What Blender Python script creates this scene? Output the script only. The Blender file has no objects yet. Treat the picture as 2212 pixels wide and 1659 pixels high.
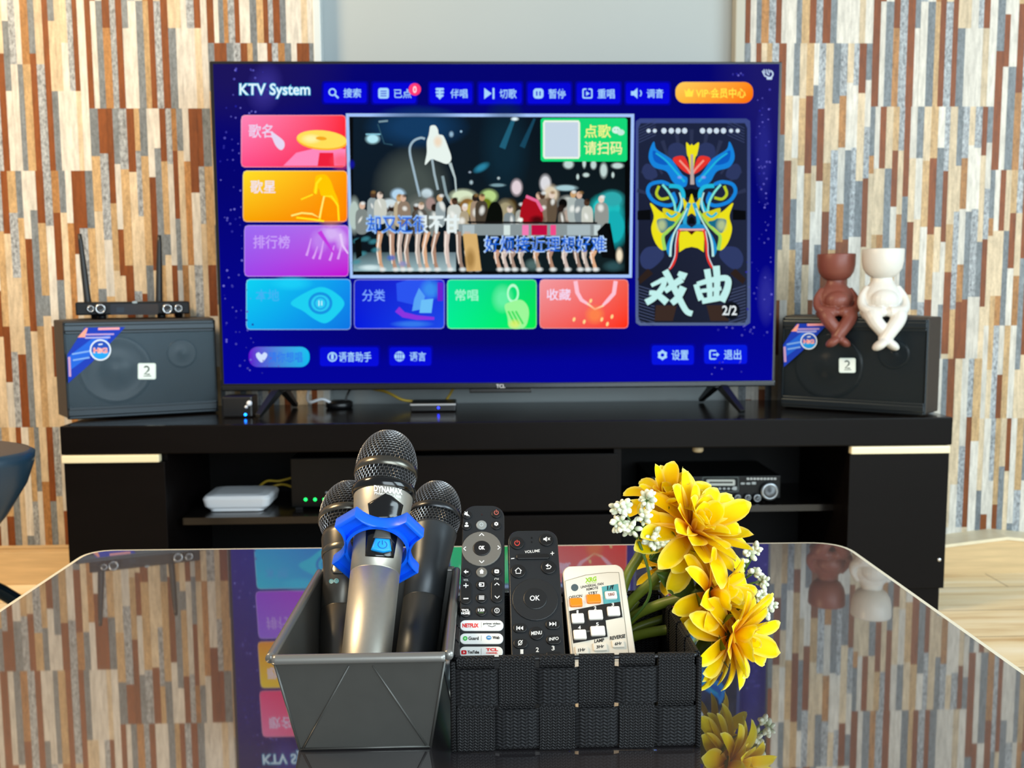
import bpy, bmesh, math, random
from math import sin, cos, tan, pi, radians, sqrt, atan2
from mathutils import Vector, Matrix

SC = bpy.context.scene
COL = SC.collection
# ---------------------------------------------------------------- camera
IW, IH, FPX = 2212.0, 1659.0, 2005.0
CAM_H, PITCH, YAW, ROLL = 0.69, radians(5.8), radians(1.74), radians(0.35)
_fw = Vector((sin(YAW) * cos(PITCH), cos(YAW) * cos(PITCH), -sin(PITCH)))
_r0 = Vector((cos(YAW), -sin(YAW), 0.0))
_u0 = _r0.cross(_fw)
_rt = _r0 * cos(ROLL) - _u0 * sin(ROLL)
_up = _u0 * cos(ROLL) + _r0 * sin(ROLL)
EYE = Vector((0.0, 0.0, CAM_H))
cd = bpy.data.cameras.new('camera')
cd.sensor_fit = 'HORIZONTAL'; cd.sensor_width = 36.0
cd.lens = FPX / IW * 36.0
cd.clip_start = 0.05; cd.clip_end = 60
cd.dof.use_dof = True; cd.dof.focus_distance = 0.72; cd.dof.aperture_fstop = 13.0
cam = bpy.data.objects.new('camera', cd)
COL.objects.link(cam)
cam.matrix_world = Matrix(((_rt.x, _up.x, -_fw.x, 0), (_rt.y, _up.y, -_fw.y, 0), (_rt.z, _up.z, -_fw.z, CAM_H), (0, 0, 0, 1)))
SC.camera = cam

# ---------------------------------------------------------------- exposure, world, daylight
SC.view_settings.view_transform = 'Standard'
SC.view_settings.look = 'None'
SC.view_settings.exposure = 0.0
SC.view_settings.gamma = 1.0
SC.view_settings.use_curve_mapping = False
SC.cycles.use_denoising = True
SC.cycles.transparent_max_bounces = 48
SC.cycles.max_bounces = 8
SC.cycles.sample_clamp_indirect = 6.0
W = bpy.data.worlds.new('world'); SC.world = W; W.use_nodes = True
_bg = W.node_tree.nodes['Background']
_bg.inputs[0].default_value = (0.86, 0.93, 1.0, 1); _bg.inputs[1].default_value = 0.36

def area(name, loc, target, sx, sy, power, col):
    l = bpy.data.lights.new(name, 'AREA'); l.shape = 'RECTANGLE'; l.size = sx; l.size_y = sy
    l.energy = power; l.color = col
    o = bpy.data.objects.new(name, l); COL.objects.link(o)
    o.location = loc
    o.rotation_euler = (Vector(target) - Vector(loc)).to_track_quat('-Z', 'Y').to_euler()
    return o
# tall window in the right-hand wall, unseen window behind the photographer made tall so the left grille reflects it, warm lamp under the ceiling on the left
area('window_light', (2.7, -0.5, 1.5), (0.4, 2.2, 0.8), 1.8, 1.7, 86, (0.74, 0.92, 1.0))
area('rear_window_light', (1.0, -2.4, 1.25), (-0.3, 2.0, 0.5), 2.2, 2.2, 108, (0.80, 0.93, 1.0))
area('ceiling_lamp_light', (-1.9, 0.8, 2.4), (-1.1, 2.0, 0.6), 0.7, 0.7, 72, (1.0, 0.72, 0.40))

# ---------------------------------------------------------------- pixel helpers (measuring the photograph)
def ray(px, py):
    return _fw + _rt * ((px - IW / 2) / FPX) - _up * ((py - IH / 2) / FPX)
def at_y(px, py, y):
    d = ray(px, py); return EYE + d * (y / d.y)
def at_z(px, py, z):
    d = ray(px, py); return EYE + d * ((z - CAM_H) / d.z)
def at_plane(px, py, p0, n):
    d = ray(px, py); return EYE + d * ((p0 - EYE).dot(n) / d.dot(n))

def lin(c):
    return c / 12.92 if c <= 0.04045 else ((c + 0.055) / 1.055) ** 2.4
def hx(s):
    s = s.lstrip('#'); s = ''.join(c * 2 for c in s) if len(s) == 3 else s
    return tuple(lin(int(s[i:i + 2], 16) / 255) for i in (0, 2, 4))
def mixc(a, b, t):
    return tuple(a[i] + (b[i] - a[i]) * t for i in range(3))

# ---------------------------------------------------------------- materials
MATS = {}
def inp(b, names, v):
    for n in names:
        if n in b.inputs:
            b.inputs[n].default_value = v; return
def mat(name, col='#808080', rough=0.5, metal=0.0, spec=0.5, noise=0.0, nscale=40.0, bump=0.0, bscale=200.0,
        emit=None, estr=0.0, coat=0.0, aniso=0.0, attr=False, stretch=(1, 1, 1), trans=0.0, sheen=0.0):
    if name in MATS: return MATS[name]
    m = bpy.data.materials.new(name); m.use_nodes = True
    nt = m.node_tree; b = nt.nodes['Principled BSDF']
    c = hx(col) if isinstance(col, str) else col
    b.inputs['Base Color'].default_value = (*c, 1)
    b.inputs['Roughness'].default_value = rough
    b.inputs['Metallic'].default_value = metal
    inp(b, ('Specular IOR Level', 'Specular'), spec)
    if coat: inp(b, ('Coat Weight', 'Clearcoat'), coat); inp(b, ('Coat Roughness',), 0.08)
    if aniso: inp(b, ('Anisotropic',), aniso)
    if sheen: inp(b, ('Sheen Weight',), sheen)
    if emit:
        b.inputs['Emission Color'].default_value = (*hx(emit), 1); b.inputs['Emission Strength'].default_value = estr
    src = None
    if attr:
        a = nt.nodes.new('ShaderNodeVertexColor'); a.layer_name = 'Col'; src = a.outputs['Color']
        nt.links.new(src, b.inputs['Base Color'])
    tc = mp = None
    if noise or bump:
        tc = nt.nodes.new('ShaderNodeTexCoord'); mp = nt.nodes.new('ShaderNodeMapping')
        mp.inputs['Scale'].default_value = stretch
        nt.links.new(tc.outputs['Object'], mp.inputs['Vector'])
    if noise:
        n = nt.nodes.new('ShaderNodeTexNoise'); n.inputs['Scale'].default_value = nscale; n.inputs['Detail'].default_value = 5
        nt.links.new(mp.outputs[0], n.inputs['Vector'])
        hs = nt.nodes.new('ShaderNodeMapRange'); hs.inputs[1].default_value = 0.25; hs.inputs[2].default_value = 0.75
        hs.inputs[3].default_value = 1 - noise; hs.inputs[4].default_value = 1 + noise
        nt.links.new(n.outputs['Fac'], hs.inputs[0])
        mx = nt.nodes.new('ShaderNodeVectorMath'); mx.operation = 'SCALE'
        if src: nt.links.new(src, mx.inputs[0])
        else: mx.inputs[0].default_value = c
        nt.links.new(hs.outputs[0], mx.inputs['Scale'])
        nt.links.new(mx.outputs[0], b.inputs['Base Color'])
    if bump:
        n2 = nt.nodes.new('ShaderNodeTexNoise'); n2.inputs['Scale'].default_value = bscale
        nt.links.new(mp.outputs[0], n2.inputs['Vector'])
        bp = nt.nodes.new('ShaderNodeBump'); bp.inputs['Strength'].default_value = bump; bp.inputs['Distance'].default_value = 0.001
        nt.links.new(n2.outputs['Fac'], bp.inputs['Height']); nt.links.new(bp.outputs[0], b.inputs['Normal'])
    if trans:
        tr = nt.nodes.new('ShaderNodeBsdfTranslucent'); ms = nt.nodes.new('ShaderNodeMixShader'); ms.inputs[0].default_value = trans
        out = nt.nodes['Material Output']
        if src: nt.links.new(src, tr.inputs['Color'])
        else: tr.inputs['Color'].default_value = (*c, 1)
        nt.links.new(b.outputs[0], ms.inputs[1]); nt.links.new(tr.outputs[0], ms.inputs[2]); nt.links.new(ms.outputs[0], out.inputs[0])
    MATS[name] = m
    return m

# ---------------------------------------------------------------- mesh builder
class MB:
    def __init__(s): s.v = []; s.f = []; s.mi = []; s.sm = []; s.c = []
    def add(s, vs, fs, mi=0, smooth=False, col=None):
        o = len(s.v)
        s.v += [Vector(v) for v in vs]
        if col is None: s.c += [(1, 1, 1, 1)] * len(vs)
        elif isinstance(col, list): s.c += [tuple(c) if len(c) == 4 else (*c, 1) for c in col]
        else: s.c += [tuple(col) if len(col) == 4 else (*col, 1)] * len(vs)
        for f in fs: s.f.append(tuple(i + o for i in f)); s.mi.append(mi); s.sm.append(smooth)
        return s
    def box(s, a, b, mi=0, col=None):
        x0, y0, z0 = a; x1, y1, z1 = b
        return s.add([(x0, y0, z0), (x1, y0, z0), (x1, y1, z0), (x0, y1, z0), (x0, y0, z1), (x1, y0, z1), (x1, y1, z1), (x0, y1, z1)],
                     [(0, 3, 2, 1), (4, 5, 6, 7), (0, 1, 5, 4), (1, 2, 6, 5), (2, 3, 7, 6), (3, 0, 4, 7)], mi, False, col)
    def prism(s, poly, h0, h1, frame=None, mi=0, smooth=False, col=None):
        """poly: CCW list of (a,b); frame: function (a,b,h) -> point"""
        fr = frame or (lambda a, b, h: (a, b, h))
        n = len(poly)
        vs = [fr(a, b, h0) for a, b in poly] + [fr(a, b, h1) for a, b in poly]
        s.add(vs, [tuple(range(n))[::-1], tuple(range(n, 2 * n))], mi, False, col)
        o = len(s.v) - 2 * n
        for i in range(n):
            j = (i + 1) % n
            s.f.append((o + i, o + j, o + n + j, o + n + i)); s.mi.append(mi); s.sm.append(smooth)
        return s
    def lathe(s, prof, n=32, mi=0, M=None, smooth=True, col=None, cap=True):
        vs, fs = [], []
        for r, z in prof:
            for k in range(n):
                a = 2 * pi * k / n; vs.append(Vector((r * cos(a), r * sin(a), z)))
        m = len(prof)
        for i in range(m - 1):
            for k in range(n):
                l = (k + 1) % n; fs.append((i * n + k, i * n + l, (i + 1) * n + l, (i + 1) * n + k))
        if cap:
            fs.append(tuple(range(n))[::-1]); fs.append(tuple(range((m - 1) * n, m * n)))
        if M is not None: vs = [M @ v for v in vs]
        return s.add(vs, fs, mi, smooth, col)
    def tube(s, pts, r, n=8, mi=0, col=None, cap=True, smooth=True):
        pts = [Vector(p) for p in pts]; m = len(pts)
        rs = r if isinstance(r, (list, tuple)) else [r] * m
        vs, fs = [], []; prev = None
        for i, p in enumerate(pts):
            t = (pts[min(i + 1, m - 1)] - pts[max(i - 1, 0)]).normalized()
            if prev is None:
                a = Vector((0, 0, 1)) if abs(t.z) < 0.9 else Vector((1, 0, 0))
                u = t.cross(a).normalized()
            else:
                u = (prev - t * prev.dot(t)).normalized()
            prev = u; w = t.cross(u)
            for k in range(n):
                a = 2 * pi * k / n; vs.append(p + (u * cos(a) + w * sin(a)) * rs[i])
        for i in range(m - 1):
            for k in range(n):
                l = (k + 1) % n; fs.append((i * n + k, i * n + l, (i + 1) * n + l, (i + 1) * n + k))
        if cap: fs.append(tuple(range(n))[::-1]); fs.append(tuple(range((m - 1) * n, m * n)))
        return s.add(vs, fs, mi, smooth, col)
    def ell(s, c, r, M=None, nu=16, nv=10, mi=0, col=None):
        vs, fs = [], []
        c = Vector(c)
        for j in range(nv + 1):
            th = pi * j / nv
            for k in range(nu):
                a = 2 * pi * k / nu
                p = Vector((r[0] * sin(th) * cos(a), r[1] * sin(th) * sin(a), -r[2] * cos(th)))
                if M is not None: p = M @ p
                vs.append(c + p)
        for j in range(nv):
            for k in range(nu):
                l = (k + 1) % nu; fs.append((j * nu + k, j * nu + l, (j + 1) * nu + l, (j + 1) * nu + k))
        return s.add(vs, fs, mi, True, col)
    def grid(s, fn, nu, nv, mi=0, smooth=True, colfn=None):
        vs = [fn(i / nu, j / nv) for j in range(nv + 1) for i in range(nu + 1)]
        cs = [colfn(i / nu, j / nv) for j in range(nv + 1) for i in range(nu + 1)] if colfn else None
        fs = [(j * (nu + 1) + i, j * (nu + 1) + i + 1, (j + 1) * (nu + 1) + i + 1, (j + 1) * (nu + 1) + i) for j in range(nv) for i in range(nu)]
        return s.add(vs, fs, mi, smooth, cs)
    def build(s, name, mats, parent=None, bevel=0.0, bseg=2, M=None, auto=False, merge=0.0):
        me = bpy.data.meshes.new(name)
        vs = [M @ v for v in s.v] if M is not None else s.v
        me.from_pydata([tuple(v) for v in vs], [], s.f)
        for m in (mats if isinstance(mats, (list, tuple)) else [mats]): me.materials.append(m)
        for p, mi, sm in zip(me.polygons, s.mi, s.sm): p.material_index = mi; p.use_smooth = sm
        at = me.color_attributes.new('Col', 'FLOAT_COLOR', 'POINT')
        for i, c in enumerate(s.c): at.data[i].color = c
        if merge or bevel:
            bm = bmesh.new(); bm.from_mesh(me)
            if merge: bmesh.ops.remove_doubles(bm, verts=bm.verts, dist=merge)
            if bevel:
                bm.normal_update()
                es = [e for e in bm.edges if len(e.link_faces) == 2 and e.calc_face_angle(0) > 0.6]
                bmesh.ops.bevel(bm, geom=es, offset=bevel, segments=bseg, profile=0.6, affect='EDGES', clamp_overlap=True)
            bm.to_mesh(me); bm.free()
        me.update()
        o = bpy.data.objects.new(name, me); COL.objects.link(o)
        if parent is not None: o.parent = parent
        return o

def rrect(x0, y0, x1, y1, r, n=6):
    r = min(r, abs(x1 - x0) / 2 - 1e-6, abs(y1 - y0) / 2 - 1e-6); pts = []
    for cx, cy, a0 in ((x1 - r, y1 - r, 0), (x0 + r, y1 - r, 90), (x0 + r, y0 + r, 180), (x1 - r, y0 + r, 270)):
        for k in range(n + 1):
            a = radians(a0 + 90 * k / n); pts.append((cx + r * cos(a), cy + r * sin(a)))
    return pts
def spline(pts, n=6, closed=True):
    out = []; m = len(pts)
    rng = range(m) if closed else range(m - 1)
    for i in rng:
        if closed: p = [pts[(i + k - 1) % m] for k in range(4)]
        else: p = [pts[max(i - 1, 0)], pts[i], pts[i + 1], pts[min(i + 2, m - 1)]]
        for k in range(n):
            t = k / n
            out.append(tuple(0.5 * (2 * p[1][d] + (p[2][d] - p[0][d]) * t + (2 * p[0][d] - 5 * p[1][d] + 4 * p[2][d] - p[3][d]) * t * t
                                    + (3 * p[1][d] - p[0][d] - 3 * p[2][d] + p[3][d]) * t ** 3) for d in range(len(p[1]))))
    if not closed: out.append(tuple(pts[-1]))
    return out

ROOTM = {}
def tag(o, label=None, cat=None, group=None, kind=None):
    if label: o['label'] = label
    if cat: o['category'] = cat
    if group: o['group'] = group
    if kind: o['kind'] = kind
    return o
def thing(name, label, cat, loc=(0, 0, 0), rot=None, group=None):
    o = bpy.data.objects.new(name, None); COL.objects.link(o); o.empty_display_size = 0.05
    M = Matrix.Translation(Vector(loc))
    if rot is not None: M = M @ (rot.to_4x4() if len(rot) == 3 else rot)
    o.matrix_world = M
    tag(o, label, cat, group)
    ROOTM[o.name] = M
    return o

def part(mb, name, mats, root, parent=None, world=True, **kw):
    """a part of the thing `root`; `parent` is given when it is a sub-part of one of its parts"""
    M = ROOTM[root.name].inverted() if world else None
    return mb.build(name, mats, parent if parent is not None else root, M=M, **kw)

# ---------------------------------------------------------------- lettering as outlines
_TX = {}
def glyphs(s, bold=0.0):
    k = (s, bold)
    if k not in _TX:
        cu = bpy.data.curves.new('lettering', 'FONT'); cu.body = s; cu.offset = bold; cu.resolution_u = 3
        o = bpy.data.objects.new('lettering', cu); COL.objects.link(o)
        m = bpy.data.meshes.new_from_object(o.evaluated_get(bpy.context.evaluated_depsgraph_get()))
        vs = [(v.co.x, v.co.y) for v in m.vertices]; fs = [tuple(p.vertices) for p in m.polygons]
        bpy.data.objects.remove(o); bpy.data.curves.remove(cu); bpy.data.meshes.remove(m)
        x0 = min(v[0] for v in vs); x1 = max(v[0] for v in vs); y0 = min(v[1] for v in vs); y1 = max(v[1] for v in vs)
        _TX[k] = ([((x - x0) / (x1 - x0), (y - y0) / (y1 - y0)) for x, y in vs], fs, (x1 - x0) / (y1 - y0))
    return _TX[k]
class Pen:
    """Draws flat shapes into an MB through a map (a, b, layer) -> point. b grows downwards as in the photograph."""
    def __init__(s, mb, fn, step=4e-5, mi=0, lay=0.0): s.mb = mb; s.fn = fn; s.step = step; s.k = 0; s.mi = mi; s.lay = lay
    def _h(s): s.k += 1; return s.lay + s.k * s.step
    def poly(s, pts, col, mi=None):
        h = s._h(); n = len(pts)
        ar = sum(pts[i][0] * pts[(i + 1) % n][1] - pts[(i + 1) % n][0] * pts[i][1] for i in range(n))
        if ar > 0: pts = pts[::-1]
        cs = [col(*p) for p in pts] if callable(col) else col
        s.mb.add([s.fn(a, b, h) for a, b in pts], [tuple(range(n))], s.mi if mi is None else mi, False, cs)
    def grad(s, x0, y0, x1, y1, r, colfn, nx=10, ny=10):
        h = s._h(); vs, cs, fs = [], [], []
        for j in range(ny + 1):
            y = y0 + (y1 - y0) * (0.5 - 0.5 * cos(pi * j / ny)) if r > 0 else y0 + (y1 - y0) * j / ny
            d = min(y - y0, y1 - y); ins = r - sqrt(max(0, r * r - (r - d) ** 2)) if d < r else 0
            for i in range(nx + 1):
                x = x0 + ins + (x1 - x0 - 2 * ins) * i / nx
                vs.append(s.fn(x, y, h)); cs.append(colfn((x - x0) / (x1 - x0), (y - y0) / (y1 - y0)))
        for j in range(ny):
            for i in range(nx):
                a = j * (nx + 1) + i; fs.append((a, a + nx + 1, a + nx + 2, a + 1))
        s.mb.add(vs, fs, s.mi, False, cs)
    def soft(s, cx, cy, rx, ry, col, a=1.0, rot=0.0, n=20, core=0.35):
        h = s._h(); ca, sa = cos(rot), sin(rot); vs, cs, fs = [s.fn(cx, cy, h)], [(*col, a)], []
        for q, al in ((core, a), (0.7, a * 0.5), (1.0, 0.0)):
            for k in range(n):
                t = -2 * pi * k / n; x, y = rx * q * cos(t), ry * q * sin(t)
                vs.append(s.fn(cx + x * ca - y * sa, cy + x * sa + y * ca, h)); cs.append((*col, al))
        for k in range(n):
            l = (k + 1) % n; fs.append((0, 1 + k, 1 + l))
            for q in range(2): fs.append((1 + q * n + k, 1 + (q + 1) * n + k, 1 + (q + 1) * n + l, 1 + q * n + l))
        s.mb.add(vs, fs, s.mi, False, cs)
    def oval(s, cx, cy, rx, ry, col, rot=0.0, n=24):
        ca, sa = cos(rot), sin(rot)
        s.poly([(cx + rx * cos(t) * ca - ry * sin(t) * sa, cy + rx * cos(t) * sa + ry * sin(t) * ca) for t in [2 * pi * k / n for k in range(n)]], col)
    def ring(s, cx, cy, r0, r1, col, a0=0, a1=360, n=24, ry=1.0):
        h = s._h(); vs, fs = [], []
        for k in range(n + 1):
            t = radians(a0 + (a1 - a0) * k / n)
            for r in (r0, r1): vs.append(s.fn(cx + r * cos(t), cy + r * ry * sin(t), h))
        for k in range(n): fs.append((2 * k, 2 * k + 2, 2 * k + 3, 2 * k + 1))
        s.mb.add(vs, fs, s.mi, False, col)
    def line(s, pts, w, col, taper=False):
        h = s._h(); m = len(pts); vs, fs = [], []
        for i, p in enumerate(pts):
            q0 = pts[max(i - 1, 0)]; q1 = pts[min(i + 1, m - 1)]
            dx, dy = q1[0] - q0[0], q1[1] - q0[1]; L = sqrt(dx * dx + dy * dy) or 1
            ww = (w[i] if isinstance(w, (list, tuple)) else w) / 2
            vs += [s.fn(p[0] - dy / L * ww, p[1] + dx / L * ww, h), s.fn(p[0] + dy / L * ww, p[1] - dx / L * ww, h)]
        for i in range(m - 1): fs.append((2 * i, 2 * i + 2, 2 * i + 3, 2 * i + 1))
        s.mb.add(vs, fs, s.mi, False, col)
    def rr(s, x0, y0, x1, y1, r, col): s.poly(rrect(x0, y0, x1, y1, r), col)
    def text(s, t, x0, y0, x1, y1, col, bold=0.0, skew=0.0, upto=None):
        vs, fs, asp = glyphs(t, bold); h = s._h()
        pts = []
        for u, v in vs:
            pts.append(s.fn(x0 + u * (x1 - x0), y1 - v * (y1 - y0) + u * skew, h))
        cs = col
        if upto is not None: cs = [col[0] if u < upto else col[1] for u, v in vs]
        s.mb.add(pts, [f for f in fs], s.mi, False, cs)
# ================================================================ ROOM
YW = 2.225            # face of the tiled wall
TILE = {'w': '#cbc5ba', 'c': '#c8b496', 't': '#b7976c', 'r': '#7a4018', 'g': '#747a7e', 's': '#9a9ea1', 'o': '#a37444'}
# strips of three printed tiles: one string per column, "kind fraction-of-height ..." from the top down
TILE_A = ['g19 o7 c36 w38', 'w24 c26 t30 c20', 'r24 c26 o12 s38', 'c24 g38 w20 r18', 't17 r22 w23 t38', 's17 c25 o20 w38', 'r35 g45 c20',
          'w20 c25 r29 c26', 'g20 w24 c16 g20 t20', 'c21 t26 w30 s24', 't20 r30 t26 r10 c14', 'w16 g31 c18 w35', 's25 r28 w25 g22', 'c46 t19 r33 c2',
          'g23 c18 s39 t20', 's20 o20 w22 o15 r23', 'c15 w26 g35 r24', 's16 w24 s35 w25', 'r19 c34 g22 w25', 'g14 w18 s20 r27 c21']
TILE_B = ['g18 t21 c30 g31', 'r17 s33 w22 t28', 'r36 t26 c38', 'g21 w25 r18 c36', 's23 t37 r22 w18', 'r24 c46 s30', 't16 s25 c30 r29', 'g18 t42 g40',
          'w26 r36 c38', 'w15 g45 t40', 'r20 t28 g8 c44', 's21 w39 r20 c20', 'o16 r26 g20 w38', 'g16 c44 o40', 'w20 o40 c20 g20', 'r32 w28 s40',
          'r22 s22 c56', 'g22 t38 r20 w20']
TILE_C = ['c30 g24 r46', 'w40 r20 w40', 's26 w34 g40', 't36 r34 o30', 'c20 g36 s44', 'r22 c34 r44', 'w44 g26 w30', 't30 s30 w40', 'g26 w34 g40',
          'c22 o38 t40', 'r30 g26 r44', 's28 c32 s40', 'w34 r22 r44', 'g44 c26 g30', 'r26 c44 w30', 'c52 w48', 'w36 s34 w30', 's24 r46 c30', 't34 w66']
def tile_wall(name, cols):
    rnd = random.Random(7)
    mb = MB()
    x0 = min(c[0] for c in cols); x1 = max(c[1] for c in cols)
    mb.box((x0, YW + 0.001, 0), (x1, YW + 0.05, 2.6), 0, hx('#c9b79b'))
    for ca, cb, seam, order in cols:
        for row in range(-5, 3):
            zt = seam + 0.6 * row
            if zt <= 0 or zt - 0.6 > 2.6: continue
            tile = order[row % len(order)]; n = len(tile)
            ws = [0.75 + 0.5 * rnd.random() for _ in tile]; tw = sum(ws); x = ca
            for k, spec in enumerate(tile):
                wdt = (cb - ca) * ws[k] / tw; z = zt
                for q, it in enumerate(spec.split()):
                    kd, fr = it[0], int(it[1:]) / 100
                    z2 = z - 0.6 * fr
                    a, b = max(z2, 0.0), min(z, 2.6)
                    if b > a:
                        base = hx(TILE[kd]); j = 1 + (rnd.random() - .5) * 0.20
                        c = tuple(min(1, v * j) for v in base)
                        al = {'s': 1.0, 'g': 0.5, 'r': 0.18, 'w': 0.12, 'c': 0.2, 't': 0.35, 'o': 0.45}[kd]
                        y = YW - 0.0004 - 0.0006 * rnd.random()
                        mb.add([(x, y, a), (x + wdt, y, a), (x + wdt, y, b), (x, y, b)], [(0, 1, 2, 3)], 0, False, (*c, al))
                    z = z2
                x += wdt
    return tag(mb.build(name, tile_mat()), kind='structure')
def tile_mat():
    if 'tile' in MATS: return MATS['tile']
    m = bpy.data.materials.new('printed_strip_tile'); m.use_nodes = True; nt = m.node_tree; N = nt.nodes.new; L = nt.links.new
    b = nt.nodes['Principled BSDF']; b.inputs['Roughness'].default_value = 0.5; inp(b, ('Specular IOR Level',), 0.3)
    vc = N('ShaderNodeVertexColor'); vc.layer_name = 'Col'
    tc = N('ShaderNodeTexCoord'); mp = N('ShaderNodeMapping'); mp.inputs['Scale'].default_value = (1, 1, 0.16); L(tc.outputs['Object'], mp.inputs[0])
    n1 = N('ShaderNodeTexNoise'); n1.inputs['Scale'].default_value = 130; n1.inputs['Detail'].default_value = 4; L(mp.outputs[0], n1.inputs['Vector'])
    mp2 = N('ShaderNodeMapping'); mp2.inputs['Scale'].default_value = (1, 1, 0.6); L(tc.outputs['Object'], mp2.inputs[0])
    n2 = N('ShaderNodeTexNoise'); n2.inputs['Scale'].default_value = 170; n2.inputs['Detail'].default_value = 6; n2.inputs['Roughness'].default_value = 0.7; L(mp2.outputs[0], n2.inputs['Vector'])
    r1 = N('ShaderNodeMapRange'); r1.inputs[1].default_value = .3; r1.inputs[2].default_value = .7; r1.inputs[3].default_value = .78; r1.inputs[4].default_value = 1.14; L(n1.outputs['Fac'], r1.inputs[0])
    r2 = N('ShaderNodeMapRange'); r2.inputs[1].default_value = .34; r2.inputs[2].default_value = .66; r2.inputs[3].default_value = -.55; r2.inputs[4].default_value = .5; L(n2.outputs['Fac'], r2.inputs[0])
    mu = N('ShaderNodeMath'); mu.operation = 'MULTIPLY'; L(r2.outputs[0], mu.inputs[0]); L(vc.outputs['Alpha'], mu.inputs[1])
    ad = N('ShaderNodeMath'); ad.operation = 'ADD'; L(r1.outputs[0], ad.inputs[0]); L(mu.outputs[0], ad.inputs[1])
    sc = N('ShaderNodeVectorMath'); sc.operation = 'SCALE'; L(vc.outputs['Color'], sc.inputs[0]); L(ad.outputs[0], sc.inputs['Scale'])
    L(sc.outputs[0], b.inputs['Base Color'])
    MATS['tile'] = m; return m
A, B, C_ = TILE_A, TILE_B, TILE_C
# the wall is covered by 0.6 m tiles, each column set 0.147 m lower than its neighbour
tile_wall('wall_back_left', [(-0.628, -0.386, 1.259, (B, C_)), (-0.905, -0.628, 1.112, (B, C_)), (-1.19, -0.905, 0.971, (B, C_)), (-1.48, -1.19, 0.824, (B, C_)), (-1.77, -1.48, 0.677, (C_, B)), (-2.06, -1.77, 0.53, (C_, B))])
tile_wall('wall_back_right', [(0.618, 0.921, 1.261, (A, C_)), (0.921, 1.217, 1.116, (A, C_)), (1.217, 1.50, 0.968, (A, C_)), (1.50, 1.79, 0.82, (C_, A)), (1.79, 2.08, 0.67, (C_, A))])
m_paint = mat('grey_paint', '#a5acad', 0.7, spec=0.2, noise=0.02, nscale=3)
tag(MB().box((-0.40, YW + 0.035, 0), (0.64, YW + 0.09, 2.6)).build('wall_back', m_paint), kind='structure')
# pale jambs where the tiling stops at the plain recess
tag(MB().box((-0.386, YW - 0.004, 0), (-0.368, YW + 0.034, 2.6)).build('trim_1', mat('jamb_white', '#c9d0d0', 0.35), bevel=0.003), kind='structure')
tag(MB().box((0.595, YW - 0.002, 0), (0.618, YW + 0.034, 2.6)).build('trim_2', mat('jamb_cream', '#aeaa9c', 0.45), bevel=0.003), kind='structure')

def plank_mat():
    m = bpy.data.materials.new('wood_look_floor'); m.use_nodes = True; nt = m.node_tree; N = nt.nodes.new; L = nt.links.new
    b = nt.nodes['Principled BSDF']; b.inputs['Roughness'].default_value = 0.32; inp(b, ('Specular IOR Level',), 0.4)
    tc = N('ShaderNodeTexCoord')
    mp = N('ShaderNodeMapping'); mp.inputs['Scale'].default_value = (0.7, 9, 9); L(tc.outputs['Object'], mp.inputs[0])
    n = N('ShaderNodeTexNoise'); n.inputs['Scale'].default_value = 2.2; n.inputs['Detail'].default_value = 6; n.inputs['Roughness'].default_value = .62; L(mp.outputs[0], n.inputs['Vector'])
    cr = N('ShaderNodeValToRGB'); L(n.outputs['Fac'], cr.inputs[0])
    e = cr.color_ramp.elements; e[0].position = .3; e[0].color = (*hx('#c49b62'), 1); e[1].position = .68; e[1].color = (*hx('#fcf2da'), 1)
    x = e.new(.47); x.color = (*hx('#eed9ae'), 1)
    br = N('ShaderNodeTexBrick'); br.inputs['Scale'].default_value = 1; br.offset = .37
    br.inputs['Brick Width'].default_value = .9; br.inputs['Row Height'].default_value = .15; br.inputs['Mortar Size'].default_value = .0018
    br.inputs['Color1'].default_value = (.86, .86, .86, 1); br.inputs['Color2'].default_value = (1.06, 1.04, 1.0, 1); br.inputs['Mortar'].default_value = (.42, .36, .3, 1)
    mb2 = N('ShaderNodeMapping'); mb2.inputs['Location'].default_value = (.26, .05, 0); L(tc.outputs['Object'], mb2.inputs[0]); L(mb2.outputs[0], br.inputs['Vector'])
    mx = N('ShaderNodeMix'); mx.data_type = 'RGBA'; mx.blend_type = 'MULTIPLY'; mx.inputs[0].default_value = 1
    L(cr.outputs[0], mx.inputs[6]); L(br.outputs['Color'], mx.inputs[7]); L(mx.outputs[2], b.inputs['Base Color'])
    MATS['floor'] = m; return m
m_floor = plank_mat()
tag(MB().box((-3, -3, -0.05), (3, YW + 0.09, 0)).build('floor', m_floor), kind='structure')
m_base = mat('baseboard_wood', '#d2b384', 0.4, noise=0.14, nscale=16, stretch=(0.5, 1, 7))
tag(MB().box((-2.06, YW - 0.045, 0), (-0.70, YW, 0.078)).box((-2.06, YW - 0.014, 0.078), (-0.7, YW, 0.084)).build('baseboard_left', m_base, bevel=0.002), kind='structure')
# right-hand skirting: its upper edge rises to a low peak, capped by a thin pale trim
bb = MB(); xs = [0.985, 1.06, 1.12, 1.2, 1.255, 1.33, 1.42, 1.6, 2.08]; zs = [0.062, 0.062, 0.069, 0.078, 0.084, 0.076, 0.064, 0.056, 0.056]
bb.prism([(xs[0], 0), (xs[-1], 0)] + list(zip(xs, zs))[::-1], 0, 0.075, lambda a, b, h: (a, YW - h, b), 0)
tag(bb.build('baseboard_right', m_base), kind='structure')
tb = MB()
for i in range(len(xs) - 1):
    tb.prism([(xs[i], zs[i]), (xs[i + 1], zs[i + 1]), (xs[i + 1], zs[i + 1] + .0075), (xs[i], zs[i] + .0075)], 0, 0.08, lambda a, b, h: (a, YW - h, b), 0)
tag(tb.build('trim_3', mat('skirting_cap', '#e8d9b8', 0.4, noise=.06)), kind='structure')
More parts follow.
